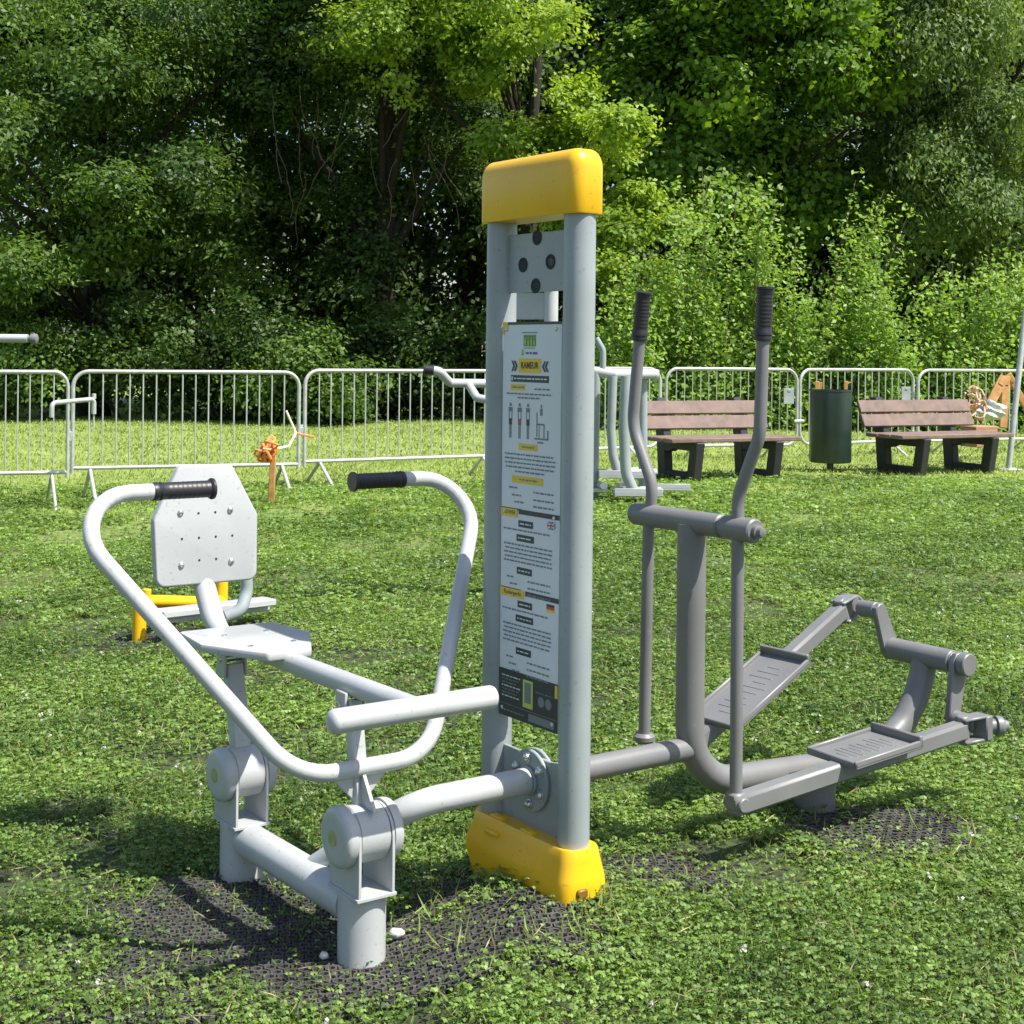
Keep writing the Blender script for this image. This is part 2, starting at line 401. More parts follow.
# ------------------------------------------------------------------ rowing machine
VF = -.482
Fx, Fy = W2(VF, 0); ORG = (VF, 0, 0)
t = empty('rowing_machine', 'light grey rowing machine with wide U-shaped handlebar, plate seat and backrest', 'rowing machine', (Fx, Fy, 0), RZ)
gm = M['grey']
for u0, zo in ((0, 0), (.642, -.016)):
    b = MB(ORG); b.cyl((VF, u0, -.06), (VF, u0, .172 + zo), .055, 36, .001); leg = b.build('ground_post', gm, t)
    if u0 == 0: b = MB(ORG); b.box((VF + .035, u0 - .035, .006), (.03, .03, .02), .004); b.build('foot_lug', gm, leg)
    else: b = MB(ORG); b.prism([(0, 0), (.06, 0), (.035, .09), (0, .11)], (.5, -.86, 0), (0, 0, 1), (VF + .03, u0 - .045, .0), .012, .002, 1); b.build('foot_lug', gm, leg)
    b = MB(ORG); b.box((VF, u0, .175 + zo), (.102, .138, .008), .001)
    br = b.build('bracket', gm, t)
    for sv in (-1, 1):
        b = MB(ORG); z1 = .303 + zo
        pts = [(-.067, .179 + zo), (.067, .179 + zo), (.067, z1)] + [(.067 * math.cos(R(a)), z1 + .064 * math.sin(R(a))) for a in range(15, 180, 15)] + [(-.067, z1)]
        b.prism(pts, (0, 1, 0), (0, 0, 1), (VF + sv * .043, u0, 0), .007, .0008, 1); b.build('side_plate', gm, br)
    b = MB(ORG); b.cyl((VF - .038, u0, .303 + zo), (VF + .038, u0, .303 + zo), .065, 40, .002); b.build('hub', gm, br)
    for sv in (-1, 1):
        b = MB(ORG)
        b.lathe((VF + sv * .0472, u0, .303 + zo), (sv, 0, 0), [(0, .0690), (.014, .0690), (.021, .067), (.026, .062), (.029, .053), (.030, .04), (.0305, .001)], 44)
        cp = b.build('hub_cap', gm, br)
        if sv < 0:
            b = MB(ORG); b.lathe((VF + sv * .0770, u0, .303 + zo), (sv, 0, 0), [(0, .019), (.0018, .0185), (.002, .001)], 28); tag(b.build('badge', M['badge'], br), 'faded yellow-green badge')
b = MB(ORG); b.tube([(VF, .045, .128), (VF, .60, .118)], .0435, 28); b.build('base_tube', gm, t)
b = MB(ORG); b.tube([(-.026, 0, .345), (-.345, 0, .345), (-.47, .265, .135)], .032, 24, .11, 10); b.build('beam', gm, t)
# handlebar and its lever
vU = -.471
b = MB(ORG); b.tube([(vU - .199, .433, 1.057), (vU - .599, .433, 1.057), (vU - .173, .01, .448), (vU + .173, .01, .448), (vU + .599, .433, 1.057), (vU + .199, .433, 1.057)], .0196, 22, [.125, .16, .16, .125], 9)
hb = b.build('handlebar', gm, t)
for sv in (-1, 1):
    b = MB(ORG); prof = []
    L0 = .155
    prof = [(0, .0257), (.006, .0262), (.010, .0235), (.012, .0208)]
    for k in range(9): prof += [(.020 + .012 * k, .0208), (.022 + .012 * k, .0203), (.024 + .012 * k, .0208)]
    prof += [(.132, .0208), (.136, .0228), (.141, .0208), (.146, .0228), (L0, .0213), (L0 + .001, .0185)]
    b.lathe((vU + sv * .193, .433, 1.057), (sv, 0, 0), prof, 26); b.build('hand_grip', M['grip'], hb)
b = MB(ORG)
b.bar((VF, .010, .36), (VF, .052, .595), .036, .030, .004, up=(0, 1, 0))
fl_ = b.build('front_lever', gm, t)
for sv in (-1, 1):
    b = MB(ORG); b.prism([(0, 0), (.055 * sv, .055), (0, .075)][::sv], (1, 0, 0), (0, 0, 1), (VF + sv * .017, .016, .376), .008, .001, 1); b.build('gusset', gm, fl_)
b = MB(ORG); b.prism([(0, 0), (.06, 0), (0, .085)], (0, -1, 0), (0, 0, 1), (VF, .003, .362), .009, .001, 1); b.build('gusset', gm, fl_)
for sv in (-1, 1): b = MB(ORG); b.box((VF + sv * .024, .062, .578), (.007, .050, .075), .003); b.build('clevis_plate', gm, fl_)
b = MB(ORG); b.cyl((VF - .034, .064, .582), (VF + .034, .064, .582), .010, 16); b.build('pivot_pin', M['steel'], fl_)
b = MB(ORG); b.bar((VF, .652, .345), (VF, .705, .560), .048, .036, .004, up=(0, 1, 0)); rl_ = b.build('rear_lever', gm, t)
for sv in (-1, 1): b = MB(ORG); b.box((VF + sv * .029, .712, .573), (.007, .056, .095), .003); b.build('clevis_plate', gm, rl_)
b = MB(ORG); b.cyl((VF - .036, .714, .573), (VF + .036, .714, .573), .010, 16); b.build('pivot_pin', M['steel'], rl_)
b = MB(ORG); b.tube([(VF + .01, -.195, .625), (VF + .01, .83, .614), (VF + .01, .968, .80), (VF + .01, .975, .98)], [.0255] * 4 + [.0255 + .005 * min(1, k / 6) for k in range(22)], 22, [.16, .25], 11); st = b.build('seat_tube', gm, t)
b = MB(ORG); b.tube([(vU - .198, -.203, .624), (vU + .198, -.203, .624)], .0265, 26, dome=True); b.build('footrest', gm, t)
seat_poly = [(-.137, .375), (.137, .375), (.155, .19), (.060, 0), (-.060, 0), (-.155, .19)][::-1]
b = MB(ORG); b.prism(seat_poly, (1, 0, 0), (0, 1, 0), (-.480, .375, .640), .022, .005, 2, .012)
se = b.build('seat', gm, t)
for (x, y) in ((-.06, .10), (.06, .10), (-.06, .26), (.06, .26)): b = MB(ORG); b.lathe((-.480 + x, .375 + y, .651), (0, 0, 1), [(0, .008), (.002, .0075), (.003, .004)], 14); b.build('bolt', M['steel'], se)
# backrest leaning back a little
lean = R(4); Yb = Vector((0, math.sin(lean), math.cos(lean)))
bk_poly = [(-.149, -.165), (.149, -.165), (.155, .020), (.078, .166), (-.078, .166), (-.155, .020)]
bo = Vector((-.470, .925, .908))
b = MB(ORG); b.prism(bk_poly, (1, 0, 0), Yb, bo, .030, .006, 3, .026); bk = b.build('backrest', gm, t)
Nf = Vector((1, 0, 0)).cross(Yb)
for sx in (-1, 1):
    for z in (-.108, .036):
        c = bo + Vector((sx * .074 - .004, 0, 0)) + Yb * z + Nf * .015
        b = MB(ORG); b.lathe(c, Nf, [(0, .0090), (.0025, .0088), (.005, .0065), (.0065, .002)], 16); b.build('bolt', M['steel'], bk)
for ix in range(4):
    for z in (-.098, -.036, .032):
        if abs(ix - 1.5) > 1 and z != -.036: continue
        c = bo + Vector(((ix - 1.5) * .050, 0, 0)) + Yb * z + Nf * .0151
        b = MB(ORG); b.lathe(c, Nf, [(0, .0034), (.0006, .0034), (.0007, .001)], 10); b.build('screw_hole', M['hole'], bk)

# ------------------------------------------------------------------ elliptical trainer
t = empty('elliptical_trainer', 'dull grey elliptical walking trainer with two pedals and black-tipped handles', 'elliptical trainer', (*W2(1.0, 0), .05), RZ)
OE = (1.0, 0, .05); dm = M['dark_grey']; vC = .517
b = MB(OE); b.tube([(.026, 0, .345), (vC - .01, 0, .345)], .0305, 24); b.build('beam', dm, t)
b = MB(OE); b.tube([(vC, 0, .945), (vC, 0, .245), (1.02, 0, .218), (1.20, 0, .222), (1.31, 0, .245), (1.385, 0, .290), (1.445, 0, .362), (1.473, 0, .430), (1.482, 0, .482)], .0385, 28, [.17, .4, .22, .14, .14, .12, .12], 7); b.build('frame_tube', dm, t)
b = MB(OE); b.cyl((1.0, 0, -.02), (1.0, 0, .225), .061, 30, .001); b.build('ground_post', dm, t)
b = MB(OE); b.cyl((vC, -.118, .95), (vC, .232, .95), .031, 28, .004); b.cyl((vC, -.128, .95), (vC, -.118, .95), .026, 24, 0); ax = b.build('handle_axle', dm, t)
def ell_handle(s):
    """s = +1 far side, -1 near side; the two mirror each other"""
    b = MB(OE); u = .176 * s
    b.cyl((vC, s * .128 if s < 0 else .20, .95), (vC, s * .238, .95), .0315 if s < 0 else .029, 28, .004)
    b.tube([(vC, s * .222, 1.45), (vC, s * .250, 1.195), (vC, s * .158, 1.030), (vC, s * .176, .945), (vC, s * .185, .325)] if s > 0 else
           [(vC, s * .256, 1.45), (vC, s * .249, 1.195), (vC, s * .172, 1.030), (vC, s * .174, .945), (vC, s * .177, .25)], .0165, 18, [.14, .14, .08], 6)
    if s < 0:
        b.lathe((vC, s * .238, .95), (0, s, 0), [(0, .018), (.012, .018), (.014, .013), (.026, .012), (.028, .006)], 16)
    lever = b.build('lever', dm, t)
    b = MB(OE); top = Vector((vC, s * (.208 if s > 0 else .262), 1.572)); bot = Vector((vC, s * (.225 if s > 0 else .2555), 1.435)); ax = (bot - top)
    L = ax.length; prof = [(0, .020), (.002, .0245), (.007, .0245), (.009, .0215)]
    k = .02
    while k < L - .03: prof += [(k, .0215), (k + .003, .0205), (k + .006, .0215)]; k += .010
    prof += [(L - .026, .0215), (L - .022, .0235), (L - .014, .0235), (L - .012, .0215), (L - .008, .023), (L, .022), (L + .001, .017)]
    b.lathe(top, ax, prof, 22); b.build('hand_grip', M['grip'], lever)
    b = MB(OE); zb = .27 if s > 0 else .25
    e = lever
    b = MB(OE); ub = s * (.185 if s > 0 else .177)
    if s < 0:
        b.cyl((vC, ub - .034, zb - .005), (vC, ub + .030, zb - .005), .019, 20); b.box((vC, ub, zb), (.044, .044, .046), .006); b.build('pivot', dm, lever)
    else:
        b.cyl((vC, ub, .318), (vC, ub, .345), .030, 20, .008); b.build('pivot', dm, lever)
ell_handle(1); ell_handle(-1)
def ell_pedal(s, p0, p1, pc0, pc1):
    """link bar from the lever foot p0 to the crank joint p1, pedal tray between parameters pc0..pc1"""
    p0 = Vector(p0); p1 = Vector(p1); d = (p1 - p0); L = d.length; x = d.normalized()
    b = MB(OE); b.bar(p0 - x * .03, p1, .048, .052, .008)
    link = b.build('pedal_link', dm, t)
    y = Vector((0, 0, 1)).cross(x).normalized(); z = x.cross(y); rot = Matrix((x, y, z)).transposed()
    b = MB(OE); cen = p0 + d * ((pc0 + pc1) / 2); cen.y = s * .178; c = cen + z * .025
    ln = L * (pc1 - pc0); wd = .185
    b.box(c, (ln, wd, .012), .003, rot)
    for sy in (-1, 1): b.box(c + y * sy * (wd / 2 - .005) + z * .007, (ln, .010, .020), .003, rot)
    b.box(c + x * (ln / 2 - .006) + z * .013, (.012, wd, .034), .003, rot); b.box(c - x * (ln / 2 - .005) + z * .006, (.010, wd, .018), .003, rot)
    rr = random.Random(3)
    for k in range(10):  # raised tread marks
        b.box(c + x * (-ln * .34 + k * ln * .072) + z * .0062 + y * rr.uniform(-.01, .01), (.007, .085 if k % 3 else .05, .0022), .001, rot)
    b.build('pedal', dm, link)
    # joint: fork, pin, block
    b = MB(OE); b.cyl(p1 - z * .042, p1 + z * .040, .017, 18); 
    for dz in (-.034, .032): b.bar(p1 - x * .012 + z * dz, p1 + Vector((.068, s * .022, .006)) + z * dz, .052, .009, .003)
    blk = p1 + Vector((.062, s * .022, .004)); b.box(blk, (.03, .052, .072), .004)
    b.build('fork_joint', dm, link)
    return blk
kR = ell_pedal(-1, (vC + .01, -.182, .243), (1.395, -.210, .316), .405, .71)
kL = ell_pedal(1, (.690, .184, .279), (1.372, .235, .598), .115, .592)
AXL = Vector((1.475, 0, .486))
b = MB(OE); b.cyl(AXL + Vector((0, -.112, 0)), AXL + Vector((0, .122, 0)), .034, 30, .003); cr = b.build('crank_bearing', dm, t)
for q0, q1, rr_ in ((-.172, -.142, .034), (-.118, -.112, .030)):
    b = MB(OE); b.cyl(AXL + Vector((0, q0, 0)), AXL + Vector((0, q1, 0)), rr_, 30, .003); b.build('shaft_collar', dm, cr)
for s, blk in ((-1, kR), (1, kL)):
    b = MB(OE); ua = s * .130; a = AXL + Vector((0, ua, 0)); e = Vector((blk.x - .008, ua, blk.z + .004))
    d = (e - a).normalized(); sd_ = Vector((0, 1, 0)).cross(d)
    L_ = (e - a).length; w0, w1 = .034, .025
    pts = [(-w0, 0), (-w0 * .7, -w0 * .75), (0, -w0), (w0 * .7, -w0 * .75), (w0, 0), (w1, L_), (w1 * .7, L_ + w1 * .75), (0, L_ + w1), (-w1 * .7, L_ + w1 * .75), (-w1, L_)]
    b.prism(pts, sd_, d, a, .020, .003, 1)
    b.build('crank_arm', dm, t)
    b = MB(OE); b.cyl((e.x, s * .136, e.z), (blk.x, s * .212, blk.z), .026, 22, .004); b.build('crank_pin', dm, cr)
    b = MB(OE); b.lathe((blk.x + .012, blk.y, blk.z), (.86, s * .5, 0), [(0, .021), (.030, .021), (.031, .029), (.040, .030), (.050, .027), (.056, .018), (.066, .016), (.068, .002)], 20); b.build('end_bolt', dm, cr)

# ------------------------------------------------------------------ crowd barriers
def make_barrier():
    t = empty('crowd_barrier', 'x', 'barrier')
    Lh, zb, zt = 1.13, .24, 1.19
    b = MB(); pts = [(-Lh, 0, zb), (-Lh, 0, zt), (Lh, 0, zt), (Lh, 0, zb)]
    b.tube([(0, 0, zt), (-Lh, 0, zt), (-Lh, 0, zb - .05)], .020, 12, .15); b.tube([(0, 0, zt), (Lh, 0, zt), (Lh, 0, zb - .05)], .020, 12, .15)
    b.tube([(-Lh, 0, zb), (Lh, 0, zb)], .019, 12); fr = b.build('frame', M['galv'], t)
    b = MB(); n = 16
    for i in range(n):
        x = -Lh + .155 + (2 * Lh - .31) * i / (n - 1); b.tube([(x, 0, zb), (x, 0, zt)], .0075, 8)
    b.build('upright_bars', M['galv'], t)
    for sx in (-1, 1):
        b = MB(); x = sx * (Lh - .17)
        b.tube([(x + .03, -.42, -.10), (x, 0, zb - .012), (x - .03, .42, -.10)], .019, 12); b.build('leg', M['galv'], t)
    for sx in (-1, 1):
        b = MB(); b.box((sx * (Lh + .025), 0, .58), (.05, .012, .09), .003); b.build('hook_plate', M['galv'], t)
    return t
def make_flat_barrier():
    t = empty('crowd_barrier', 'x', 'barrier')
    Lh, zb, zt = 1.05, .20, 1.16
    b = MB(); r = .17
    ring = fillet([Vector(p) for p in ((0, 0, zt), (-Lh, 0, zt), (-Lh, 0, zb), (Lh, 0, zb), (Lh, 0, zt), (0, 0, zt))], r, 8)
    b.tube(ring[:-1], .021, 12, closed=True); b.build('frame', M['galv'], t)
    b = MB(); n = 15
    for i in range(n):
        x = -Lh + .16 + (2 * Lh - .32) * i / (n - 1); b.tube([(x, 0, zb), (x, 0, zt)], .0075, 8)
    b.build('upright_bars', M['galv'], t)
    for sx in (-1, 1):
        b = MB(); x = sx * (Lh - .42); b.tube([(x, -.34, -.03), (x, 0, zb - .01), (x, .34, -.03)], .018, 10); b.build('leg', M['galv'], t)
    for sx in (-1, 1):
        b = MB(); b.cyl((sx * (Lh - .05), -.012, .50), (sx * (Lh + .05), -.012, .50), .022, 12); b.build('coupling', M['galv'], t)
    return t
def px(x, y, Y):
    """pixel of the photograph at distance Y -> world point (used once, to survey positions)"""
    a, c = x - 512, y - 351.6; r = .0109; cs, sn = math.cos(r), math.sin(r)
    return ((cs * a + sn * c) / 1449.3 * Y, Y, 1.4 - (-sn * a + cs * c) / 1449.3 * Y)
GRP = 'crowd barriers standing across the lawn'
def place(proto, first, x0, Y0, x1, Y1, Lnom, label, z0=None):
    A = px(x0, 400, Y0); B = px(x1, 400, Y1); rz = math.atan2(B[1] - A[1], B[0] - A[0])
    cx, cy = (A[0] + B[0]) / 2, (A[1] + B[1]) / 2; L = math.hypot(B[0] - A[0], B[1] - A[1])
    loc = (cx, cy, float(gz(cx, cy)) - .02 if z0 is None else z0)
    if first: proto.location = loc; proto.rotation_euler.z = rz; proto['label'] = label; proto['group'] = GRP; o = proto
    else: o = copy_thing(proto, loc, rz, label, GRP)
    o.scale.x = L / Lnom
    return o
pa = make_barrier()
place(pa, True, -148, 13.1, 68, 13.75, 2.26, 'galvanised barrier cut off by the left edge, ending at the pale pipe bracket', -.03)
place(pa, False, 73, 14.2, 299, 15.0, 2.26, 'galvanised barrier behind the rower backrest, between pale pipe bracket and orange stake', -.03)
place(pa, False, 305, 15.1, 497, 16.3, 2.26, 'galvanised barrier running from the orange stake to behind the twin-post tower', -.01)
pb = make_flat_barrier()
place(pb, True, 508, 16.6, 660, 17.9, 2.10, 'round-cornered barrier behind the grey air walker, mostly hidden by the tower')
place(pb, False, 666, 18.0, 797, 18.5, 2.10, 'round-cornered barrier directly behind the bench left of the green bin')
place(pb, False, 800, 18.6, 913, 19.8, 2.10, 'round-cornered barrier behind the dark green bin')
place(pb, False, 918, 19.6, 1050, 20.6, 2.10, 'round-cornered barrier behind the right-hand bench with timber props against it')
# small tie-on plates on the barriers
for (x, y, Y, lab) in ((625, 399, 17.6, 'pale plate tied to the barrier behind the air walker'), (905, 394, 19.6, 'pale plate tied to the barrier behind the green bin'), (788, 396, 18.4, 'pale plate tied to the barrier just left of the green bin')):
    p = px(x, y, Y); b = MB(); b.box((0, 0, 0), (.17, .012, .20), .004); b.box((0, -.009, .07), (.05, .01, .03), .003)
    o = b.build('tie_plate', M['tag']); o.location = (p[0], p[1] - .05, p[2]); o.rotation_euler.z = R(30)
    tag(o, lab, 'plate', 'pale plates tied to barriers')
# pale pipe bracket over the first joint
A = Vector(px(52, 403, 13.15)); B = Vector(px(94, 399, 13.55))
b = MB(A); b.tube([A + Vector((0, 0, -.13)), A, B, B + Vector((0, 0, -.14))], .022, 12, .04, 4); b.cyl(B + Vector((0, 0, .0)), B + Vector((0, 0, .05)), .02, 10); b.tube([B + Vector((.0, 0, -.1)), B + Vector((0, 0, -.30))], .008, 8)
o = b.build('pipe_bracket', M['galv']); o.location = A
tag(o, 'pale pipe bracket hooked across the joint of the two leftmost barriers', 'bracket')

# orange stake with tangled tape
p = px(272, 497, 13.4); base = G(p[0], p[1], -.02)
t = empty('marker_stake', 'orange timber stake with tangled orange tape, standing before a barrier joint', 'stake', base)
b = MB(); b.box((0, 0, .24), (.055, .05, .56), .006, Matrix.Rotation(R(2), 3, 'Y')); b.build('post', M['orange_wood'], t)
b = MB(); rr = random.Random(5)
for k in range(7):
    c = Vector((rr.uniform(-.08, .02), -.03, .52 + rr.uniform(-.05, .03))); a0 = rr.uniform(0, 6); rad = rr.uniform(.05, .10)
    ax_ = Matrix.Rotation(rr.uniform(-1, 1), 3, 'Z') @ Matrix.Rotation(rr.uniform(-.9, .9), 3, 'X'); el_ = rr.uniform(.35, .9)
    b.tube([c + ax_ @ Vector((rad * el_ * math.cos(a0 + a) + .02 * math.sin(3 * a), .05 * math.sin(2 * a + k), rad * 1.1 * math.sin(a0 + a * 1.1) + .015 * math.cos(5 * a))) for a in [j * .42 for j in range(15)]], .0125, 6)
b.build('tape', M['orange_tape'], t)
b = MB(); q = Vector(px(296, 433, 14.3)) - Vector(base)
b.tube([(0, -.02, .53), (.12, .2, .55), q, q + Vector((-.10, 0, .22))], .011, 6, .05); b.build('cord', M['cream_tape'], t)
b = MB(); b.tube([q, q + Vector((.08, .02, -.02)), q + Vector((.17, .05, -.04))], .010, 6); b.build('tape_end', M['orange_tape'], t)

# ------------------------------------------------------------------ benches and bin
def make_bench(L):
    t = empty('park_bench', 'x', 'bench')
    for sx in (-1, 1):
        x = sx * L * .31 - (.02 if sx > 0 else 0)
        b = MB()
        # side profile in (front y, z): rear leg up to the back, front leg, foot bar, seat bar
        b.prism([(-.06, 0), (.10, 0), (.055, .46), (-.10, .86), (-.20, .86), (-.10, .40)], (0, 1, 0), (0, 0, 1), (x, 0, 0), .10, .008, 1)
        b.prism([(.50, 0), (.64, 0), (.72, .42), (.58, .42)], (0, 1, 0), (0, 0, 1), (x, 0, 0), .10, .008, 1)
        b.prism([(.095, .0), (.505, .0), (.515, .10), (.085, .10)], (0, 1, 0), (0, 0, 1), (x, 0, 0), .094, .006, 1)
        b.prism([(.05, .30), (.16, .30), (.22, .33), (.58, .33), (.585, .42), (.04, .42)], (0, 1, 0), (0, 0, 1), (x, 0, 0), .094, .006, 1)
        b.build('end_frame', M['bench_leg'], t)
    for k in range(3):
        b = MB(); b.box((0, .17 + .205 * k, .443), (L, .195, .045), .008); b.build('seat_plank', M['bench_wood'], t)
    for k in range(2):
        z = .595 + .158 * k; y = .045 - (z - .46) * .39
        b = MB(); b.box((0, y + .018, z), (L, .045, .15), .008, Matrix.Rotation(R(21), 3, 'X')); b.build('back_plank', M['bench_wood'], t)
    return t
# local y = front of the bench: turned towards the camera's right
def bench_at(o, x, y, Y, al):
    p = px(x, y, Y); o.location = G(p[0], p[1], -.01); o.rotation_euler.z = al
b1 = make_bench(1.62); b1['label'] = 'brown plank bench with black end frames, partly behind the trainer handles'; b1['group'] = 'park benches by the barriers'
# rotation so that +x runs right and away and +y (front) runs right and towards the camera needs a mirrored frame: use x away = -x
def orient(o, al): o.rotation_euler.z = PI + al
bench_xy = [(b1, 703, 15.75, 25)]
b2 = make_bench(1.68); b2['label'] = 'brown plank bench with black end frames, right of the green bin'; b2['group'] = 'park benches by the barriers'
bench_xy.append((b2, 917, 16.9, 27))
for o, x, Y, a in bench_xy:
    p = px(x, 470, Y); o.location = G(p[0], p[1], -.01); o.rotation_euler.z = PI + R(a)

p = px(830, 470, 16.6)
t = empty('litter_bin', 'dark green round litter bin on a short stem, beside the bench', 'bin', G(p[0], p[1], -.02), R(20))
b = MB(); n = 48; secs = []
def ring(r, z, dz=0):
    return [((r + .006 * math.cos(8 * a)) * math.cos(a), (r + .006 * math.cos(8 * a)) * math.sin(a) , z + dz * max(0, math.cos(a - .5)) ** 8 * 0) for a in [2 * PI * k / n for k in range(n)]]
secs = [ring(.20, .12), ring(.228, .125), ring(.235, .14), ring(.235, .93), ring(.240, .935), ring(.240, .955), ring(.226, .955), ring(.222, .90), ring(.222, .20)]
b.loft(secs); bd = b.build('drum', M['bin'], t)
for a0 in (R(150), R(-10)):
    b = MB(); b.prism([(-.05, 0), (.05, 0), (.035, .075), (-.045, .095)], (-math.sin(a0), math.cos(a0), 0), (0, 0, 1), (.228 * math.cos(a0), .228 * math.sin(a0), .945), .012, .002, 1); b.build('hood_bracket', M['bin'], t)

b = MB(); b.cyl((0, 0, -.05), (0, 0, .13), .04, 16); b.build('stem', M['bin'], t)
for k, (x, lab) in enumerate(((817, 'weathered orange batten upright behind the left of the bin'), (846, 'weathered orange batten upright behind the right of the bin'))):
    p = px(x, 392, 18.75 + .3 * k); b = MB(); b.box((0, 0, 0), (.05, .04, 1.00), .005); b.box((.04, 0, .44), (.05, .03, .10), .004)
    o = b.build('timber_batten', M['orange_wood']); o.location = (p[0], p[1], .50 + .06); tag(o, lab, 'batten', 'orange timber battens by the barriers')

# ------------------------------------------------------------------ clutter at the right
def plank(p, q, w, th, name, mat, lab, cat, group=None):
    p = Vector(p); q = Vector(q); b = MB(p); b.bar(p, q, w, th, .006, up=(0, 1, .01)); 
    d = (q - p).normalized()
    b.bar(p + d * .05 + Vector((0, -.03, 0)), p + d * .12 + Vector((0, -.03, 0)), w * .6, .012, .002, up=(0, 1, .01))
    o = b.build(name, mat); o.location = p; return tag(o, lab, cat, group)
plank(px(1004, 377, 18.75), px(984, 415, 18.6), .12, .05, 'timber_prop', M['orange_wood'], 'orange timber prop leaning left against the barrier, right of the benches', 'timber', 'timber props against the last barrier')
plank(px(1006, 376, 18.85), px(1003, 428, 18.7), .10, .05, 'timber_prop', M['orange_wood'], 'darker orange timber prop standing upright at the last barrier', 'timber', 'timber props against the last barrier')
plank(px(1008, 374, 18.95), px(1040, 432, 18.9), .08, .05, 'timber_prop', M['orange_wood'], 'pale timber prop leaning right behind the grey pole', 'timber', 'timber props against the last barrier')
A = Vector(px(1023, 335, 17.2)); B = Vector(px(1012, 436, 17.0)); B2 = Vector(G(B.x - .04, B.y, -.02))
b = MB(B2); b.tube([A + (A - B) * .25, A, B, B2], .035, 12); b.box(B2 + Vector((0, 0, .03)), (.25, .25, .03), .005)
o = b.build('leaning_pole', M['galv']); o.location = B2; tag(o, 'grey metal pole leaning at the right edge by the bench end', 'pole')
p = px(976, 405, 18.2); b = MB(); rr = random.Random(9)
for k in range(6):
    a0 = rr.uniform(0, 6); rad = rr.uniform(.08, .17); c = Vector((rr.uniform(-.08, .08), 0, rr.uniform(-.08, .14)))
    b.tube([c + Vector((rad * .7 * math.cos(a0 + a), .06 * math.sin(2 * a + k), rad * math.sin(a0 + a))) for a in [j * .5 for j in range(11)]], .013, 6)
o = b.build('tape_tangle', M['faded_tape']); o.location = (p[0], p[1], p[2]); tag(o, 'tangle of faded pink-orange tape hanging behind the right bench', 'tape')
p = px(979, 432, 17.9); b = MB(); b.box((0, 0, .17), (.34, .30, .26), .01); b.box((0, -.154, .22), (.28, .01, .05), .003); b.box((-.1, 0, .27), (.16, .30, .012), .003, Matrix.Rotation(R(12), 3, 'Y'))
o = b.build('cardboard_box', M['cardboard']); o.location = (p[0], p[1], p[2] - .22); o.rotation_euler.z = .4; tag(o, 'brown cardboard box standing behind the seat of the right bench', 'box')
p = px(990, 428, 18.6); b = MB(); bmx = bmesh.new(); bmesh.ops.create_icosphere(bmx, subdivisions=4, radius=.13)
for v in bmx.verts: v.co = Vector((v.co.x * 1.4, v.co.y, v.co.z * .9)) * (1 + .22 * math.sin(31 * v.co.x + 17 * v.co.z) * math.cos(37 * v.co.y + 2) + .14 * math.sin(70 * v.co.z + 40 * v.co.x))
b.bm(bmx); o = b.build('plastic_sheet', M['paper']); o.location = (p[0], p[1], p[2] + .22); tag(o, 'crumpled white plastic sheet heaped behind the right bench', 'sheet')

# ------------------------------------------------------------------ second tower, press arms and air walker behind
p = px(524, 400, 8.0); gx, gy = p[0], p[1]
t = empty('fitness_station', 'pale grey fitness tower seen behind the main tower, press arm reaching left', 'fitness tower', (gx, gy, .03), R(62))
tower_posts_cap(t, (0, 0, 0), M['grey'], M['grey'], -.02)
b = MB(); b.box((.0, 0, 1.25), (.05, .29, .5), .004); b.build('carrier_plate', M['grey'], t)
# press arm in world offset -> local
Ri = Matrix.Rotation(-R(62), 3, 'Z')
def loc2(x, y, Y): return Ri @ (Vector(px(x, y, Y)) - Vector((gx, gy, .03)))
b = MB(); b.tube([Ri @ Vector((0, 0, 1.2)), loc2(487, 383.5, 7.9), loc2(450, 383, 7.85), loc2(439, 371, 7.75), loc2(430, 370, 7.75)], .024, 14, .03, 4)
b.tube([loc2(469, 385, 7.87), loc2(477, 398, 7.7), loc2(500, 402, 7.65)], .022, 14, .03, 4)
pa_ = b.build('press_arm', M['grey'], t)
b = MB(); q0, q1 = loc2(434, 370.6, 7.75), loc2(424, 369.6, 7.75); b.lathe(q0, q1 - q0, [(0, .026), (.045, .026), (.05, .031), (.056, .031)], 16); b.build('hand_grip', M['grip'], pa_)

p = px(622, 470, 13.0); ax_, ay_ = p[0], p[1]
t = empty('air_walker', 'grey air walker with hanging legs and foot plates, between tower and bench', 'air walker', G(ax_, ay_, 0))
def l3(x, y, Y=13.0):
    q = Vector(px(x, y, Y)); return q - Vector(G(ax_, ay_, 0))
tm = M['tower']
b = MB(); b.tube([l3(596, 372), l3(594, 473), l3(594, 500)], .042, 16); b.build('post', tm, t)
b = MB(); b.tube([l3(643, 372, 13.6), l3(643, 473, 13.6), l3(643, 500, 13.6)], .042, 16); b.build('post', tm, t)
b = MB(); b.tube([l3(592, 371), l3(612, 374), l3(655, 374, 13.6)], .045, 16); b.cyl(l3(653, 375, 13.6), l3(658, 376, 13.6), .06, 16); b.build('top_axle', M['grey'], t)
b = MB(); b.tube([l3(596, 338), l3(603, 350), l3(603, 371)], .028, 12, .08); b.build('handrail', tm, t)
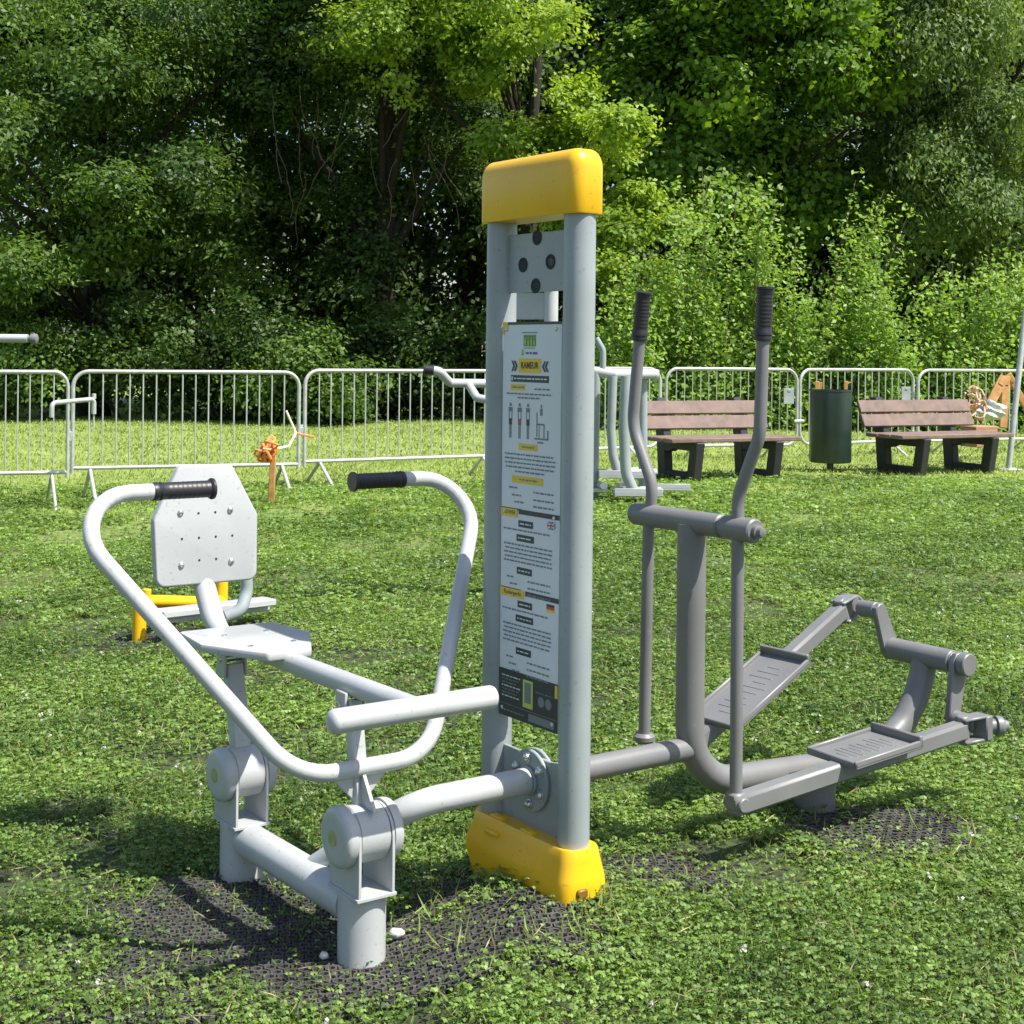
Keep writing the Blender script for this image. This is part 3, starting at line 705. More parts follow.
for (x0, x1, xf, yf, Y) in ((613, 611, 618, 474, 12.9), (626, 624, 634, 492, 12.6)):
    b = MB(); b.tube([l3(x0, 376, Y), l3(x1, 430, Y), l3(x1 + 2, yf - 18, Y), l3(xf, yf, Y)], .040 if x0 == 613 else .048, 14, .3); h = b.build('swing_leg', tm, t)
    b = MB(); q = l3(xf + 4, yf + 2, Y); b.box(q, (.42, .16, .03), .006); b.box(q + Vector((0, -.075, .03)), (.42, .012, .05), .004); b.box(q + Vector((0, .075, .03)), (.42, .012, .05), .004); b.build('foot_plate', M['grey'], h)
b = MB(); b.tube([l3(588, 475), l3(655, 472, 13.6)], .034, 14); b.tube([l3(588, 474, 13.3), l3(640, 470, 13.9)], .03, 14); b.build('base_bar', M['grey'], t)
b = MB(); q = l3(670, 488, 12.9); b.box(q, (.34, .17, .035), .006); b.box(q + Vector((0, -.08, .025)), (.34, .012, .04), .003); b.box(q + Vector((-.2, 0, -.02)), (.15, .06, .06), .006); b.build('foot_plate', M['grey'], t)
b = MB()
for x in (600, 620): b.cyl(l3(x, 485, 12.9), l3(x + 4, 486, 12.7), .035, 12); b.box(l3(x, 490, 12.9), (.14, .10, .04), .006)
b.build('bearing', M['steel'], t)

# sit-up bench with yellow legs behind the rower
bx, by, _ = px(139, 640, 6.94)
t = empty('situp_bench', 'low sit-up bench with yellow legs and a pale board, behind the rower seat', 'exercise bench', G(bx, by, 0))
def l4(x, y, Y): return Vector(px(x, y, Y)) - Vector(G(bx, by, 0))
b = MB(); b.cyl(l4(139, 644, 6.94), l4(139.5, 601, 6.94), .033, 20, .004); b.build('leg', M['yellow'], t)
b = MB(); b.cyl(l4(221, 640, 7.7), l4(222, 572, 7.7), .033, 20, .004); b.build('leg', M['yellow'], t)
b = MB(); b.tube([l4(139, 603, 6.94), l4(149, 601, 7.0), l4(200, 602, 7.45), l4(222, 601, 7.7)], .030, 16, .05); b.cyl(l4(146, 600, 6.96), l4(147, 589, 6.96), .022, 14); b.build('frame_tube', M['yellow'], t)
A = l4(158, 614, 6.85); B = l4(270, 601, 7.35); b = MB(); b.bar(A, B, .11, .035, .006); b.bar(A + Vector((.02, .03, -.03)), B + Vector((-.02, .03, -.03)), .05, .04, .004); b.build('board', M['grey'], t)
b = MB(); b.tube([l4(246, 560, 6.95), l4(247, 592, 6.95), l4(241, 611, 6.9), l4(226, 617, 6.88)], .030, 16, .10); b.build('foot_hook', M['tower'], t)

# bar of a machine that stands mostly outside the left edge
p0 = px(-60, 470, 9.0)
t = empty('pull_bar_machine', 'end of a white machine bar with grey knob reaching in at the left edge', 'exercise machine', G(p0[0], p0[1], 0))
def l5(x, y, Y): return Vector(px(x, y, Y)) - Vector(G(p0[0], p0[1], 0))
b = MB(); b.tube([l5(-60, 337.5, 9), l5(28, 338.5, 9)], .026, 16); b.build('bar', M['grey'], t)
b = MB(); b.lathe(l5(27, 338.5, 9), l5(40, 339, 9) - l5(27, 338.5, 9), [(0, .018), (.02, .018), (.025, .03), (.045, .034), (.062, .030), (.070, .012)], 18); b.build('knob', M['dark_grey'], t)
b = MB(); b.cyl((0, 0, -.1), (0, 0, 1.7), .045, 20); b.build('post', M['grey'], t)

# ------------------------------------------------------------------ honeycomb rubber mats
def hexmat(name, w, d, pitch, cx, cy, rz, lab):
    vs = []; fs = []; h = .015
    nx = int(w / pitch); ny = int(d / (pitch * .75))
    for j in range(ny):
        for i in range(nx):
            x = -w / 2 + pitch * (i + .5 + .5 * (j % 2)); y = -d / 2 + pitch * .75 * (j + .5)
            o = len(vs); wob = random.uniform(-.002, .002)
            for (rx, ry, z) in ((.50, .50, -.012), (.50, .50, h), (.35, .32, h), (.32, .29, -.012)):
                for k in range(6):
                    a = R(60 * k + 30); X = x + pitch * rx * 1.155 * .866 * math.cos(a) / math.cos(R(30)) * .866; Yy = y + pitch * ry * math.sin(a)
                    ca, sa = math.cos(rz), math.sin(rz); gx_ = cx + X * ca - Yy * sa; gy_ = cy + X * sa + Yy * ca
                    vs.append((gx_ - cx, gy_ - cy, z + wob + float(gz(gx_, gy_))))
            for r in range(3):
                for k in range(6):
                    k2 = (k + 1) % 6; fs.append((o + r * 6 + k, o + r * 6 + k2, o + (r + 1) * 6 + k2, o + (r + 1) * 6 + k))
    b = MB(); b.raw(vs, fs); o = b.build(name, M['rubber'], ang=30); o.location = (cx, cy, 0)
    return tag(o, lab, 'rubber mat', 'honeycomb rubber mats in the turf')
hexmat('rubber_mat', 1.30, .86, .030, -.40, 3.46, R(8), 'black honeycomb rubber mat under the two posts of the rowing machine')
hexmat('rubber_mat', .34, .26, .030, .37, 3.66, R(12), 'small patch of black honeycomb mat right of the yellow tower foot')
hexmat('rubber_mat', .58, .42, .030, 1.06, 3.98, R(14), 'black honeycomb rubber mat under the elliptical trainer')
hexmat('rubber_mat', 1.0, .75, .040, -1.45, 7.05, R(10), 'dusty honeycomb rubber mat under the yellow-legged sit-up bench')
for k, (x, y, r, lab) in enumerate(((324, 968, .010, 'round white pebble lying left of the front rower post'), (396, 949, .014, 'irregular white stone lying right of the front rower post'), (262, 893, .008, 'tiny white pebble lying at the rear rower post'))):
    Y = 1.4 * 1449.3 / (y - 351.6 + 2); p = px(x, y, Y); bmx = bmesh.new(); bmesh.ops.create_icosphere(bmx, subdivisions=2, radius=r)
    for v in bmx.verts: v.co = Vector((v.co.x * (1.1 + .35 * (k == 1)), v.co.y, v.co.z * .95)) * random.uniform(.84, 1.12)
    b = MB(); b.bm(bmx); o = b.build('pebble', M['stone'], ang=60); o.location = (p[0], p[1], float(gz(p[0], p[1])) + .022 + r * .5); tag(o, lab, 'stone', 'white stones on the mat')

# ------------------------------------------------------------------ ground
def ground():
    xs = np.concatenate([np.linspace(-400, -14, 14), np.linspace(-13, -1.6, 30), np.linspace(-1.5, 2, 60), np.linspace(2.4, 14, 24), np.linspace(16, 400, 14)])
    ys = np.concatenate([np.linspace(-60, 0, 8), np.linspace(.6, 8, 80), np.linspace(8.5, 40, 50), np.linspace(45, 900, 14)])
    X, Y = np.meshgrid(xs, ys); Z = gz(X, Y) + .006 * np.sin(X * 5 + Y * 2) * np.sin(Y * 4.2)
    vs = np.stack([X, Y, Z - .006], -1).reshape(-1, 3); nx = len(xs); fs = []
    for j in range(len(ys) - 1):
        for i in range(nx - 1): a = j * nx + i; fs.append((a, a + 1, a + nx + 1, a + nx))
    me = bpy.data.meshes.new('ground'); me.from_pydata(vs.tolist(), [], fs); me.polygons.foreach_set('use_smooth', [True] * len(fs))
    m, nt, b = new_mat('soil_and_turf'); N = nt.nodes; L = nt.links
    tc = N.new('ShaderNodeTexCoord')
    def noise(s, d=5):
        n = N.new('ShaderNodeTexNoise'); n.inputs['Scale'].default_value = s; n.inputs['Detail'].default_value = d; L.new(tc.outputs['Object'], n.inputs['Vector']); return n.outputs['Fac']
    r1 = N.new('ShaderNodeValToRGB'); e = r1.color_ramp.elements; e[0].position = .35; e[1].position = .68
    e[0].color = (.030, .028, .018, 1); e[1].color = (.055, .088, .021, 1); L.new(noise(14, 8), r1.inputs['Fac'])
    r2 = N.new('ShaderNodeValToRGB'); e = r2.color_ramp.elements; e[0].position = .3; e[1].position = .7
    e[0].color = (.155, .225, .046, 1); e[1].color = (.275, .335, .085, 1); L.new(noise(2.5, 8), r2.inputs['Fac'])
    sp = N.new('ShaderNodeSeparateXYZ'); L.new(tc.outputs['Object'], sp.inputs[0])
    mr = N.new('ShaderNodeMapRange'); mr.inputs['From Min'].default_value = 7; mr.inputs['From Max'].default_value = 14; L.new(sp.outputs['Y'], mr.inputs['Value'])
    mx = N.new('ShaderNodeMixRGB'); L.new(mr.outputs['Result'], mx.inputs['Fac']); L.new(r1.outputs['Color'], mx.inputs['Color1']); L.new(r2.outputs['Color'], mx.inputs['Color2'])
    L.new(mx.outputs['Color'], b.inputs['Base Color']); b.inputs['Roughness'].default_value = .95
    bp = N.new('ShaderNodeBump'); bp.inputs['Strength'].default_value = .7; bp.inputs['Distance'].default_value = .02; L.new(noise(60, 4), bp.inputs['Height']); L.new(bp.outputs['Normal'], b.inputs['Normal'])
    me.materials.append(m); o = bpy.data.objects.new('ground', me); C.objects.link(o); tag(o, kind='structure'); return o
ground()

# ------------------------------------------------------------------ leaf clouds (numpy)
def norm(a): return a / np.maximum(np.linalg.norm(a, axis=-1, keepdims=True), 1e-9)
def leaf_mesh(name, cen, nrm, size, asp, tint, mat, parent=None, org=(0, 0, 0), fold=.0, axis=None):
    """one kite-shaped leaf per row: cen (n,3), nrm (n,3), size (n,)"""
    n = len(cen); nrm = norm(nrm)
    if axis is None: axis = rng.normal(size=(n, 3))
    x = norm(axis - nrm * np.sum(axis * nrm, 1, keepdims=True)); y = np.cross(nrm, x)
    s = size[:, None]
    c = cen - np.asarray(org)
    P = np.empty((n, 4, 3))
    P[:, 0] = c - x * s * .5; P[:, 2] = c + x * s * .5 - nrm * s * fold
    P[:, 1] = c + y * s * asp * .5 - x * s * .06; P[:, 3] = c - y * s * asp * .5 - x * s * .06
    me = bpy.data.meshes.new(name); me.vertices.add(n * 4); me.vertices.foreach_set('co', P.reshape(-1).astype(np.float32))
    me.loops.add(n * 4); me.loops.foreach_set('vertex_index', np.arange(n * 4, dtype=np.int32))
    me.polygons.add(n); me.polygons.foreach_set('loop_start', np.arange(0, n * 4, 4, dtype=np.int32))
    me.update(calc_edges=True)
    at = me.attributes.new('tint', 'FLOAT', 'FACE'); at.data.foreach_set('value', np.clip(tint, 0, 1).astype(np.float32))
    me.materials.append(mat); o = bpy.data.objects.new(name, me); C.objects.link(o)
    if parent: o.parent = parent
    return o
def vnoise(x, y, s, seed=0):
    """smooth value noise in 0..1"""
    g = np.random.default_rng(seed).random((64, 64)); u = x * s; v = y * s
    i = np.floor(u).astype(int); j = np.floor(v).astype(int); a = u - i; b = v - j; a = a * a * (3 - 2 * a); b = b * b * (3 - 2 * b)
    q = lambda m, n: g[m % 64, n % 64]
    return (q(i, j) * (1 - a) + q(i + 1, j) * a) * (1 - b) + (q(i, j + 1) * (1 - a) + q(i + 1, j + 1) * a) * b

BARE = [(-.29, 3.31, .43, .31), (-.64, 3.62, .30, .22), (.36, 3.68, .14, .09), (1.02, 3.95, .25, .15), (-1.45, 7.0, .40, .24)]
def cover(x, y):
    """share of ground covered by plants"""
    n = .55 * vnoise(x, y, 1.6, 1) + .30 * vnoise(x, y, 4.5, 2) + .15 * vnoise(x, y, 13, 3)
    c = np.clip((n - .30) / .20, .14, 1)
    for bx_, by_, rx, ry in BARE:
        d = np.sqrt(((x - bx_) / rx) ** 2 + ((y - by_) / ry) ** 2) + (vnoise(x, y, 7, 5) - .5) * 1.1
        c = np.minimum(c, np.clip((d - .70) / .60, .085, 1))
    return c
def scatter(y0, y1, dens, margin=.45):
    k = .3533 + .03
    area = k * (y1 * y1 - y0 * y0) + 2 * margin * (y1 - y0); n = int(area * dens)
    y = np.sqrt(rng.random(n) * (y1 * y1 - y0 * y0) + y0 * y0); w = k * y + margin
    return (rng.random(n) * 2 - 1) * w, y
def lawn():
    cs, ns, sz, tn, axx, asp = [], [], [], [], [], []
    # clover mat: trefoils of three leaflets
    for y0, y1, d, s in ((2.5, 4.6, 13500, .0096), (4.6, 7.5, 7000, .0128), (7.5, 11, 3000, .0185), (11, 15.5, 1000, .028)):
        x, y = scatter(y0, y1, d, .9); keep = rng.random(len(x)) < cover(x, y); x = x[keep]; y = y[keep]; n = len(x)
        z = gz(x, y) + .006 + rng.random(n) ** 1.3 * .036 * (1 + .25 * (s / .0096 - 1))
        pn = vnoise(x, y, 1.3, 8) * .45 + vnoise(x, y, 3.4, 18) * .3 + vnoise(x, y, 9, 9) * .25
        a0 = rng.random(n) * 6.283; tilt = rng.normal(size=(n, 3)) * np.array([.38, .38, 0]) + np.array([0, 0, 1.])
        t = .07 + .62 * rng.random(n) ** 1.25 + 1.0 * (pn - .42) ; ss_ = s * rng.uniform(.65, 1.25, n)
        for k in range(3):
            a = a0 + k * 2.094; dv = np.stack([np.cos(a), np.sin(a), np.zeros(n)], 1)
            c = np.stack([x, y, z], 1) + dv * (ss_ * .5)[:, None]
            nr = tilt + dv * .30 + rng.normal(size=(n, 3)) * .12
            cs.append(c); ns.append(nr); sz.append(ss_); tn.append(t + rng.normal(size=n) * .06); axx.append(dv)
    cs, ns, sz, tn, axx = map(np.concatenate, (cs, ns, sz, tn, axx))
    o = leaf_mesh('clover_lawn', cs, ns, sz, .92, tn, M['clover'], axis=axx, fold=.08); tag(o, kind='stuff')
    # grass blades
    cs, ns, sz, tn, axx, wd = [], [], [], [], [], []
    for y0, y1, d, s, wv in ((2.5, 4.8, 8500, .042, .055), (4.8, 8, 3600, .046, .08), (8, 13, 1200, .050, .15), (13, 19, 520, .050, .22), (19, 31, 200, .055, .34)):
        x, y = scatter(y0, y1, d, 1.5); c = cover(x, y)
        if y0 < 12: keep = rng.random(len(x)) < np.clip(c * .9 + .02, 0, 1)
        else: keep = rng.random(len(x)) < .96
        x = x[keep]; y = y[keep]; n = len(x); h = s * rng.uniform(.45, 1.35, n)
        ax = rng.normal(size=(n, 3)) * np.array([.55, .55, 0]) + np.array([0, 0, 1.]); ax = norm(ax)
        cs.append(np.stack([x, y, gz(x, y)], 1) + ax * (h * .5)[:, None]); axx.append(ax)
        nr = rng.normal(size=(n, 3)); nr[:, 2] = np.abs(nr[:, 2]) * .6; ns.append(nr); sz.append(h); wd.append(np.full(n, wv))
        pn = vnoise(x, y, 1.1, 21)
        tn.append(.19 + .45 * rng.random(n) + .40 * (pn - .4) + (.22 if y0 > 12 else 0))
    cs, ns, sz, tn, axx, wd = map(np.concatenate, (cs, ns, sz, tn, axx, wd))
    o = leaf_mesh('grass_blades', cs, ns, sz, wd[:, None], tn, M['blade'], axis=axx, fold=.1); tag(o, kind='stuff')
    # longer tufts round the tower foot and mats
    n = 190; a = rng.random(n) * 6.283; i = rng.integers(0, 5, n); B_ = np.array(BARE + [])[i]
    x = B_[:, 0] + B_[:, 2] * 1.0 * np.cos(a) * rng.uniform(.7, 1.2, n); y = B_[:, 1] + B_[:, 3] * np.sin(a) * rng.uniform(.7, 1.2, n)
    x[:110] = .06 + .30 * np.cos(a[:110]) * rng.uniform(.5, 1.1, 110); y[:110] = 3.50 + .24 * np.sin(a[:110]) - .05
    h = rng.uniform(.03, .085, n); ax = norm(rng.normal(size=(n, 3)) * np.array([.5, .5, 0]) + np.array([0, 0, 1.]))
    o = leaf_mesh('grass_tufts', np.stack([x, y, gz(x, y)], 1) + ax * (h * .5)[:, None], rng.normal(size=(n, 3)), h, .06, .5 + .5 * rng.random(n), M['blade'], axis=ax, fold=.2); tag(o, kind='stuff')
    # dry blades and white clover heads
    x, y = scatter(2.6, 9, 420); k = rng.random(len(x)) < cover(x, y) + .25; x, y = x[k], y[k]; n = len(x); h = rng.uniform(.02, .07, n)
    ax = norm(rng.normal(size=(n, 3)) * np.array([1, 1, .35]) + np.array([0, 0, .3]))
    o = leaf_mesh('dry_grass', np.stack([x, y, gz(x, y) + .022 + rng.random(n) * .015], 1), rng.normal(size=(n, 3)) + np.array([0, 0, 1.]), h, .055, rng.random(n), M['straw'], axis=ax, fold=.1); tag(o, kind='stuff')
    x, y = scatter(2.8, 12, 9); k = cover(x, y) > .6; x, y = x[k], y[k]; n = len(x); m = 7
    c = np.repeat(np.stack([x, y, gz(x, y) + .042], 1), m, 0) + rng.normal(size=(n * m, 3)) * .0035
    o = leaf_mesh('clover_flowers', c, rng.normal(size=(n * m, 3)) + np.array([0, 0, .8]), np.full(n * m, .010), .8, rng.random(n * m), M['flower']); tag(o, kind='stuff')
lawn()

# ------------------------------------------------------------------ trees
def crown_leaves(blobs, nclump, per, spread, size, up=.55, droop=0., shell=2.4, lobe=13):
    """leaf centres/normals for ellipsoid blobs (c, r, weight)"""
    w = np.array([b_[2] if len(b_) > 2 else b_[1][0] * b_[1][1] * b_[1][2] for b_ in blobs]) ** .75; w = w / w.sum()
    cc, nn, tt, out = [], [], [], []
    for (b_, wi) in zip(blobs, w):
        br = np.array(b_[1]); k = max(6, int(nclump * wi)); nl = max(3, int(k / lobe))
        # lobes sit on and in the blob; clumps sit on the skin of their lobe
        ld = norm(rng.normal(size=(nl, 3))); lr = rng.random(nl) ** (1 / shell); lc = np.array(b_[0]) + ld * br * (lr * rng.uniform(.72, 1.12, nl))[:, None]
        rad = np.clip(.36 * br.mean() * rng.uniform(.6, 1.3, nl), .25, 1.1); lt = rng.normal(size=nl) * .12
        li = rng.integers(0, nl, k); d = norm(rng.normal(size=(k, 3)) + ld[li] * .5 + np.array([0, 0, .35]))
        c = lc[li] + d * (rad[li] * rng.uniform(.55, 1.1, k))[:, None] * np.array([1.1, 1.1, .8])
        ct = rng.normal(size=k) * .13 + lt[li]
        m = rng.poisson(per, k); idx = np.repeat(np.arange(k), m); n = len(idx)
        off = rng.normal(size=(n, 3)) * spread * np.array([1, 1, .55])
        p = c[idx] + off; p[:, 2] -= droop * np.abs(rng.normal(size=n))
        cl = norm(d[idx] * .9 + np.array([0, 0, up]) + rng.normal(size=(k, 3))[idx] * .3)
        nr = cl + rng.normal(size=(n, 3)) * .36
        cc.append(p); nn.append(nr); tt.append(.42 + ct[idx] + rng.normal(size=n) * .15); out.append(d[idx])
    cc = np.concatenate(cc); return cc, np.concatenate(nn), size * rng.uniform(.6, 1.25, len(cc)), np.concatenate(tt), np.concatenate(out)
def tree(name, label, x, y, trunk_r, blobs, leaf, nclump, per, spread, size, asp=.6, droop=0., up=.55, group=None, lean=0., hang=None, cat='tree', multi=1):
    g = float(gz(x, y)); t = empty(name, label, cat, (x, y, g), 0, group); org = (x, y, g)
    b = MB(org); top = max(c[0][2] for c in blobs)
    for k in range(multi):
        ox = (k - (multi - 1) / 2) * .5; pts = [(x + ox * (1 + i / 5 * 2) + lean * i / 5 + .10 * math.sin(i * 1.7 + x + k), y + .10 * math.cos(i * 2.1 + x), g - .2 + (top + .2) * i / 5) for i in range(6)]
        b.tube(pts, [trunk_r * s / (1 if multi == 1 else 1.5) for s in (1.35, 1, .85, .68, .45, .2)], 12)
    for (c, r, *_) in blobs:
        hgt = max(.8, c[2] * .55); s0 = Vector((x + lean * hgt / top, y, g + hgt)); c = Vector(c)
        for k in range(2):
            e = c + Vector((random.uniform(-.7, .7) * r[0], random.uniform(-.7, .7) * r[1], random.uniform(-.3, .7) * r[2])); mid = (s0 + e) / 2 + Vector((0, 0, .25))
            b.tube([s0, mid, e], [trunk_r * .38, trunk_r * .2, .012], 8)
    b.build('trunk', M['bark'], t)
    cc, nn, sz, tt, dd = crown_leaves(blobs, nclump, per, spread, size, up, droop)
    keep = cc[:, 2] > g + .03; cc, nn, sz, tt = cc[keep], nn[keep], sz[keep], tt[keep]
    ax = None
    if droop: ax = rng.normal(size=cc.shape) * .5 + np.array([0, 0, -1.])
    leaf_mesh('crown', cc, nn, sz, asp, tt, leaf, t, org, fold=.12, axis=ax)
    if hang:
        b = MB(org); rr = random.Random(int(abs(x) * 100))
        for k in range(hang[0]):
            px_, py_, pz = (rr.uniform(*hang[1]), rr.uniform(*hang[2]), rr.uniform(*hang[3])); pts = [Vector((px_, py_, pz))]
            dx = rr.uniform(-.16, .16)
            for i in range(9): dx = dx * .8 + rr.uniform(-.07, .07); pts.append(pts[-1] + Vector((dx, rr.uniform(-.05, .05), -rr.uniform(.12, .26))))
            b.tube(pts, .007, 5)
        b.build('hanging_twigs', M['twig'], t)
    return t
TG = 'trees along the edge of the lawn'
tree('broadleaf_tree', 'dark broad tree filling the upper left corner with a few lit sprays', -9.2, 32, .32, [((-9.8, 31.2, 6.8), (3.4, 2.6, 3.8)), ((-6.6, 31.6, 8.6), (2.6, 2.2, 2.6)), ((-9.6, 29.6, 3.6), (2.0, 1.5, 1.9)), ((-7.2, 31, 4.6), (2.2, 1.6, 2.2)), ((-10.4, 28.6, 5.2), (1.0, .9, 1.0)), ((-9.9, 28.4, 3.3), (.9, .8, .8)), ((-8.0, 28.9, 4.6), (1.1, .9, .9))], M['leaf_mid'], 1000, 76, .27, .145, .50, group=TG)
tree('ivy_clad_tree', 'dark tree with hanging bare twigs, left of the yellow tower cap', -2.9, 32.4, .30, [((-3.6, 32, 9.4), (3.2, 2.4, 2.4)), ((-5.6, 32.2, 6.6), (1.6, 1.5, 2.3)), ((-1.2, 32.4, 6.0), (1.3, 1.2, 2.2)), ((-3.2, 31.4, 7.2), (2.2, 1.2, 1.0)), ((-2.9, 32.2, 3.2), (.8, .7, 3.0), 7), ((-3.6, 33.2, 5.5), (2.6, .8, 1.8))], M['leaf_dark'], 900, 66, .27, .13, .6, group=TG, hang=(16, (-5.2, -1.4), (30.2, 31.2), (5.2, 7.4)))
tree('lime_green_tree', 'yellow-green sunlit tree cascading behind the yellow tower cap', .4, 31.0, .22, [((-2.0, 29.8, 8.2), (2.3, 1.8, 1.5)), ((-.4, 29.4, 7.8), (1.5, 1.4, 1.2)), ((.5, 29.2, 6.6), (1.3, 1.3, 1.4)), ((.7, 29.2, 4.3), (1.0, .9, 1.2)), ((1.6, 28.7, 5.2), (1.1, 1.1, 1.3)), ((2.2, 28.2, 3.9), (.9, 1.0, 1.2)), ((2.2, 27.8, 2.4), (.85, .9, 1.2)), ((-.2, 30, 9.4), (1.8, 1.4, 1.2))], M['leaf_lime'], 820, 66, .20, .125, .62, group=TG)
tree('maple_tree', 'big maple with bright green leaves, right of the tower top', 5.2, 31.9, .30, [((4.3, 31.6, 6.6), (2.7, 2.2, 3.3)), ((6.2, 30.6, 8.4), (2.1, 1.8, 1.7)), ((7.0, 30.2, 6.9), (1.3, 1.2, 1.2)), ((5.0, 30.2, 8.6), (1.6, 1.4, 1.2)), ((4.0, 31.6, 9.2), (2.4, 2, 1.6)), ((5.8, 31.8, 4.4), (1.9, 1.4, 1.6))], M['leaf_maple'], 1000, 70, .28, .152, .78, group=TG)
tree('willow_tree', 'grey-green drooping tree in the upper right corner', 9.6, 32.4, .24, [((9.7, 31.4, 7.4), (2.4, 2.2, 3.6)), ((10.8, 31, 4.6), (2.0, 1.8, 2.6)), ((9.0, 30.8, 9.0), (2.0, 1.6, 1.8)), ((8.6, 31.6, 4.6), (1.3, 1.4, 2.6))], M['leaf_willow'], 1150, 66, .25, .145, .42, droop=.30, group=TG)
BG = 'dark trees further back in the wood'
for (x, y, lab) in ((-13.5, 37, 'dark tree far back at the left, glimpsed behind the upper left crown'), (-7.5, 38, 'dark tree far back, filling gaps left of the hanging twigs'), (-1.2, 38, 'dark tree far back, behind the hanging twigs and yellow cap'), (4.5, 38, 'dark tree far back behind the bright maple'), (10.5, 38, 'dark tree far back behind the grey-green drooping tree'), (15.5, 37, 'dark tree far back at the right edge')):
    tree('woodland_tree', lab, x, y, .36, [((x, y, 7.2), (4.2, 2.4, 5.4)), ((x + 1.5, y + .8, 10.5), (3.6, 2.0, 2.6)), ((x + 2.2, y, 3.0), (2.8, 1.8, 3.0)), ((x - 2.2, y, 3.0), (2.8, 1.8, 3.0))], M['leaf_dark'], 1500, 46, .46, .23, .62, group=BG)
UG = 'bushes under the trees'
bush = [(-10.2, 29.6, 2.6, 1.7, 'leaf_mid', 'leafy bush at the left edge beneath the lit sprays'), (-7.6, 30.4, 2.3, 1.8, 'leaf_dark', 'dark bush behind the leftmost barrier joint'), (-5.4, 30.0, 2.9, 1.7, 'leaf_dark', 'tall dark bush behind the barrier left of the orange stake'), (-4.0, 29.2, 1.5, 1.2, 'leaf_mid', 'low mid-green bush with pale leaves behind the orange stake'), (-2.6, 30.2, 2.0, 1.5, 'leaf_dark', 'dark bush at the foot of the hanging twigs'), (-.9, 30.2, 2.1, 1.3, 'leaf_dark', 'dark bush just left of the tower posts'), (.9, 29.6, 2.2, 1.4, 'leaf_mid', 'mid-green bush behind the tower and air walker')]
for (x, y, h, r, mt, lab) in bush:
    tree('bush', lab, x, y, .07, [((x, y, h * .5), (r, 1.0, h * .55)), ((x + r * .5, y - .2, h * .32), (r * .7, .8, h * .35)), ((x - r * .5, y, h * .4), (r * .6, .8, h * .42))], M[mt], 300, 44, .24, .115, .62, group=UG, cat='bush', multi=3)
SG = 'sunlit saplings behind the barriers'
def sapling(x, y, h, r, n, lab, lean=0.):
    g = float(gz(x, y)); t = empty('sapling', lab, 'sapling', (x, y, g), 0, SG); org = (x, y, g); b = MB(org); rr = random.Random(int(x * 37 + 500))
    cc, nn, ax = [], [], []
    for k in range(n):
        bx_ = x + rr.uniform(-r, r) * .5; by_ = y + rr.uniform(-.5, .5); hh = h * (rr.uniform(.30, .72) if k % 3 else rr.uniform(.75, 1.08)); dx = rr.uniform(-.8, .8) * r * .75 + lean * hh / h; dy = rr.uniform(-.5, .5)
        pts = [Vector((bx_ + dx * (i / 7) ** 1.5, by_ + dy * (i / 7), g - .05 + hh * i / 7)) for i in range(8)]
        b.tube(pts, .012, 6, r2=.004)
        for i in range(1, 8):
            p = pts[i]; m = 11 if i < 7 else 6
            sp = .27 * (1.2 - .95 * i / 7) + .035
            for q in range(m):
                cc.append((p.x + rr.gauss(0, sp), p.y + rr.gauss(0, sp), p.z - rr.uniform(0, hh / 7) + rr.gauss(0, .06)))
    b.build('stems', M['twig'], t)
    cc = np.array(cc); m = 6; cc = np.repeat(cc, m, 0) + rng.normal(size=(len(cc) * m, 3)) * np.array([.085, .085, .075]); cc = cc[cc[:, 2] > g + .02]
    nn = rng.normal(size=cc.shape) * .6 + np.array([.15, -.2, .8]); k = len(cc)
    leaf_mesh('foliage', cc, nn,   .098 * rng.uniform(.5, 1.35, k), .64, .50 + rng.normal(size=k) * .2 + .12 * (cc[:, 2] - g) / h, M['leaf_sapling'], t, org, fold=.12)
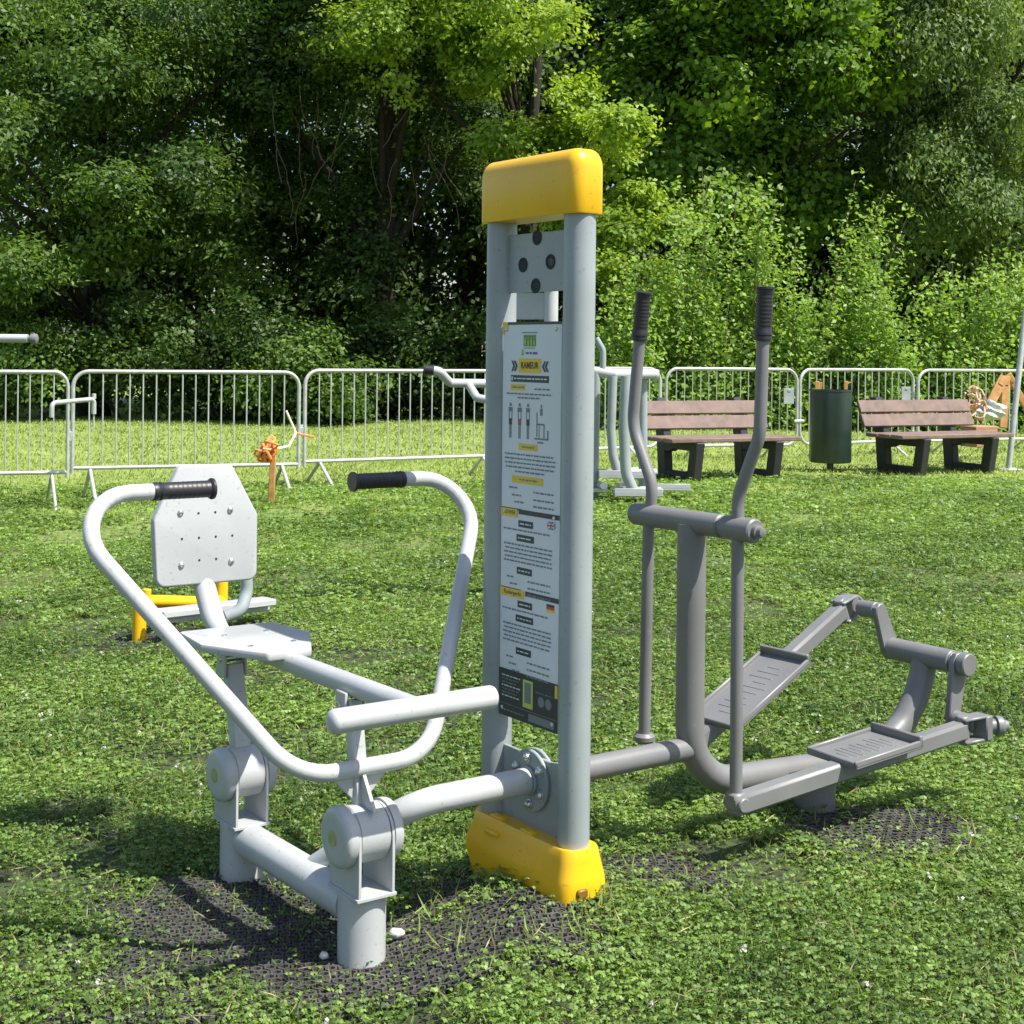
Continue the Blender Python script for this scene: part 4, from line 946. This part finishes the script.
for (x, y, h, r, n, lean, lab) in ((2.15, 25.6, 2.9, .8, 26, 0, 'bright sapling clump just right of the tower, behind the air walker'), (3.35, 26.0, 4.4, .8, 28, -.1, 'tall pointed sapling behind the left bench backrest'), (4.6, 26.0, 4.2, .8, 26, 0, 'rounded sapling behind the right trainer handle'), (5.6, 26.2, 4.4, .8, 26, .9, 'sapling leaning right behind the green bin'), (6.7, 25.6, 2.7, .9, 24, .2, 'low sapling clump behind the gap between bin and right bench'), (7.9, 25.8, 3.1, .8, 26, 0, 'sapling with upright shoots behind the right bench'), (9.0, 26.0, 3.2, .9, 26, .1, 'sapling clump behind the timber props at right edge'), (10.1, 26.0, 3.0, .9, 22, .1, 'sapling clump cut off by the right edge')):
    sapling(x, y, h, r, n, lab, lean)

# ------------------------------------------------------------------ light, sky, camera
SUN_EL, SUN_AZ = R(58), math.atan2(.90, -.44)   # azimuth measured from +y towards +x
W = bpy.data.worlds.new('World'); S.world = W; W.use_nodes = True; nt = W.node_tree; bg = nt.nodes['Background']
sky = nt.nodes.new('ShaderNodeTexSky'); sky.sky_type = 'NISHITA'; sky.sun_disc = False; sky.sun_elevation = SUN_EL; sky.sun_rotation = SUN_AZ; sky.air_density = 1.0; sky.dust_density = 1.5
nt.links.new(sky.outputs['Color'], bg.inputs['Color']); bg.inputs['Strength'].default_value = .105
sd = bpy.data.lights.new('sun', 'SUN'); sd.energy = 4.8; sd.angle = R(.5); sd.color = (1, .955, .88)
so = bpy.data.objects.new('sun', sd); C.objects.link(so)
dirv = Vector((math.sin(SUN_AZ) * math.cos(SUN_EL), math.cos(SUN_AZ) * math.cos(SUN_EL), math.sin(SUN_EL)))
so.rotation_euler = dirv.to_track_quat('Z', 'Y').to_euler(); so.location = (20, -10, 30)
cam = bpy.data.cameras.new('camera'); co = bpy.data.objects.new('camera', cam); C.objects.link(co)
cam.sensor_fit = 'HORIZONTAL'; cam.sensor_width = 36; cam.lens = 36 * 1449.3 / 1024; cam.shift_y = -(512 - 351.6) / 1024; cam.clip_start = .05; cam.clip_end = 3000
co.location = (0, 0, 1.4); co.rotation_euler = (R(90), 0, 0)
co.rotation_euler = (Matrix.Rotation(R(90), 3, 'X') @ Matrix.Rotation(.0109, 3, 'Z')).to_euler()
S.camera = co
S.view_settings.view_transform = 'Standard'; S.view_settings.look = 'None'; S.view_settings.gamma = 1; S.view_settings.use_curve_mapping = False
S.view_settings.exposure = .84
S.render.engine = 'CYCLES'; S.cycles.max_bounces = 7; S.cycles.transparent_max_bounces = 4; S.cycles.diffuse_bounces = 4; S.cycles.glossy_bounces = 3; S.cycles.transmission_bounces = 4
S.cycles.use_denoising = True
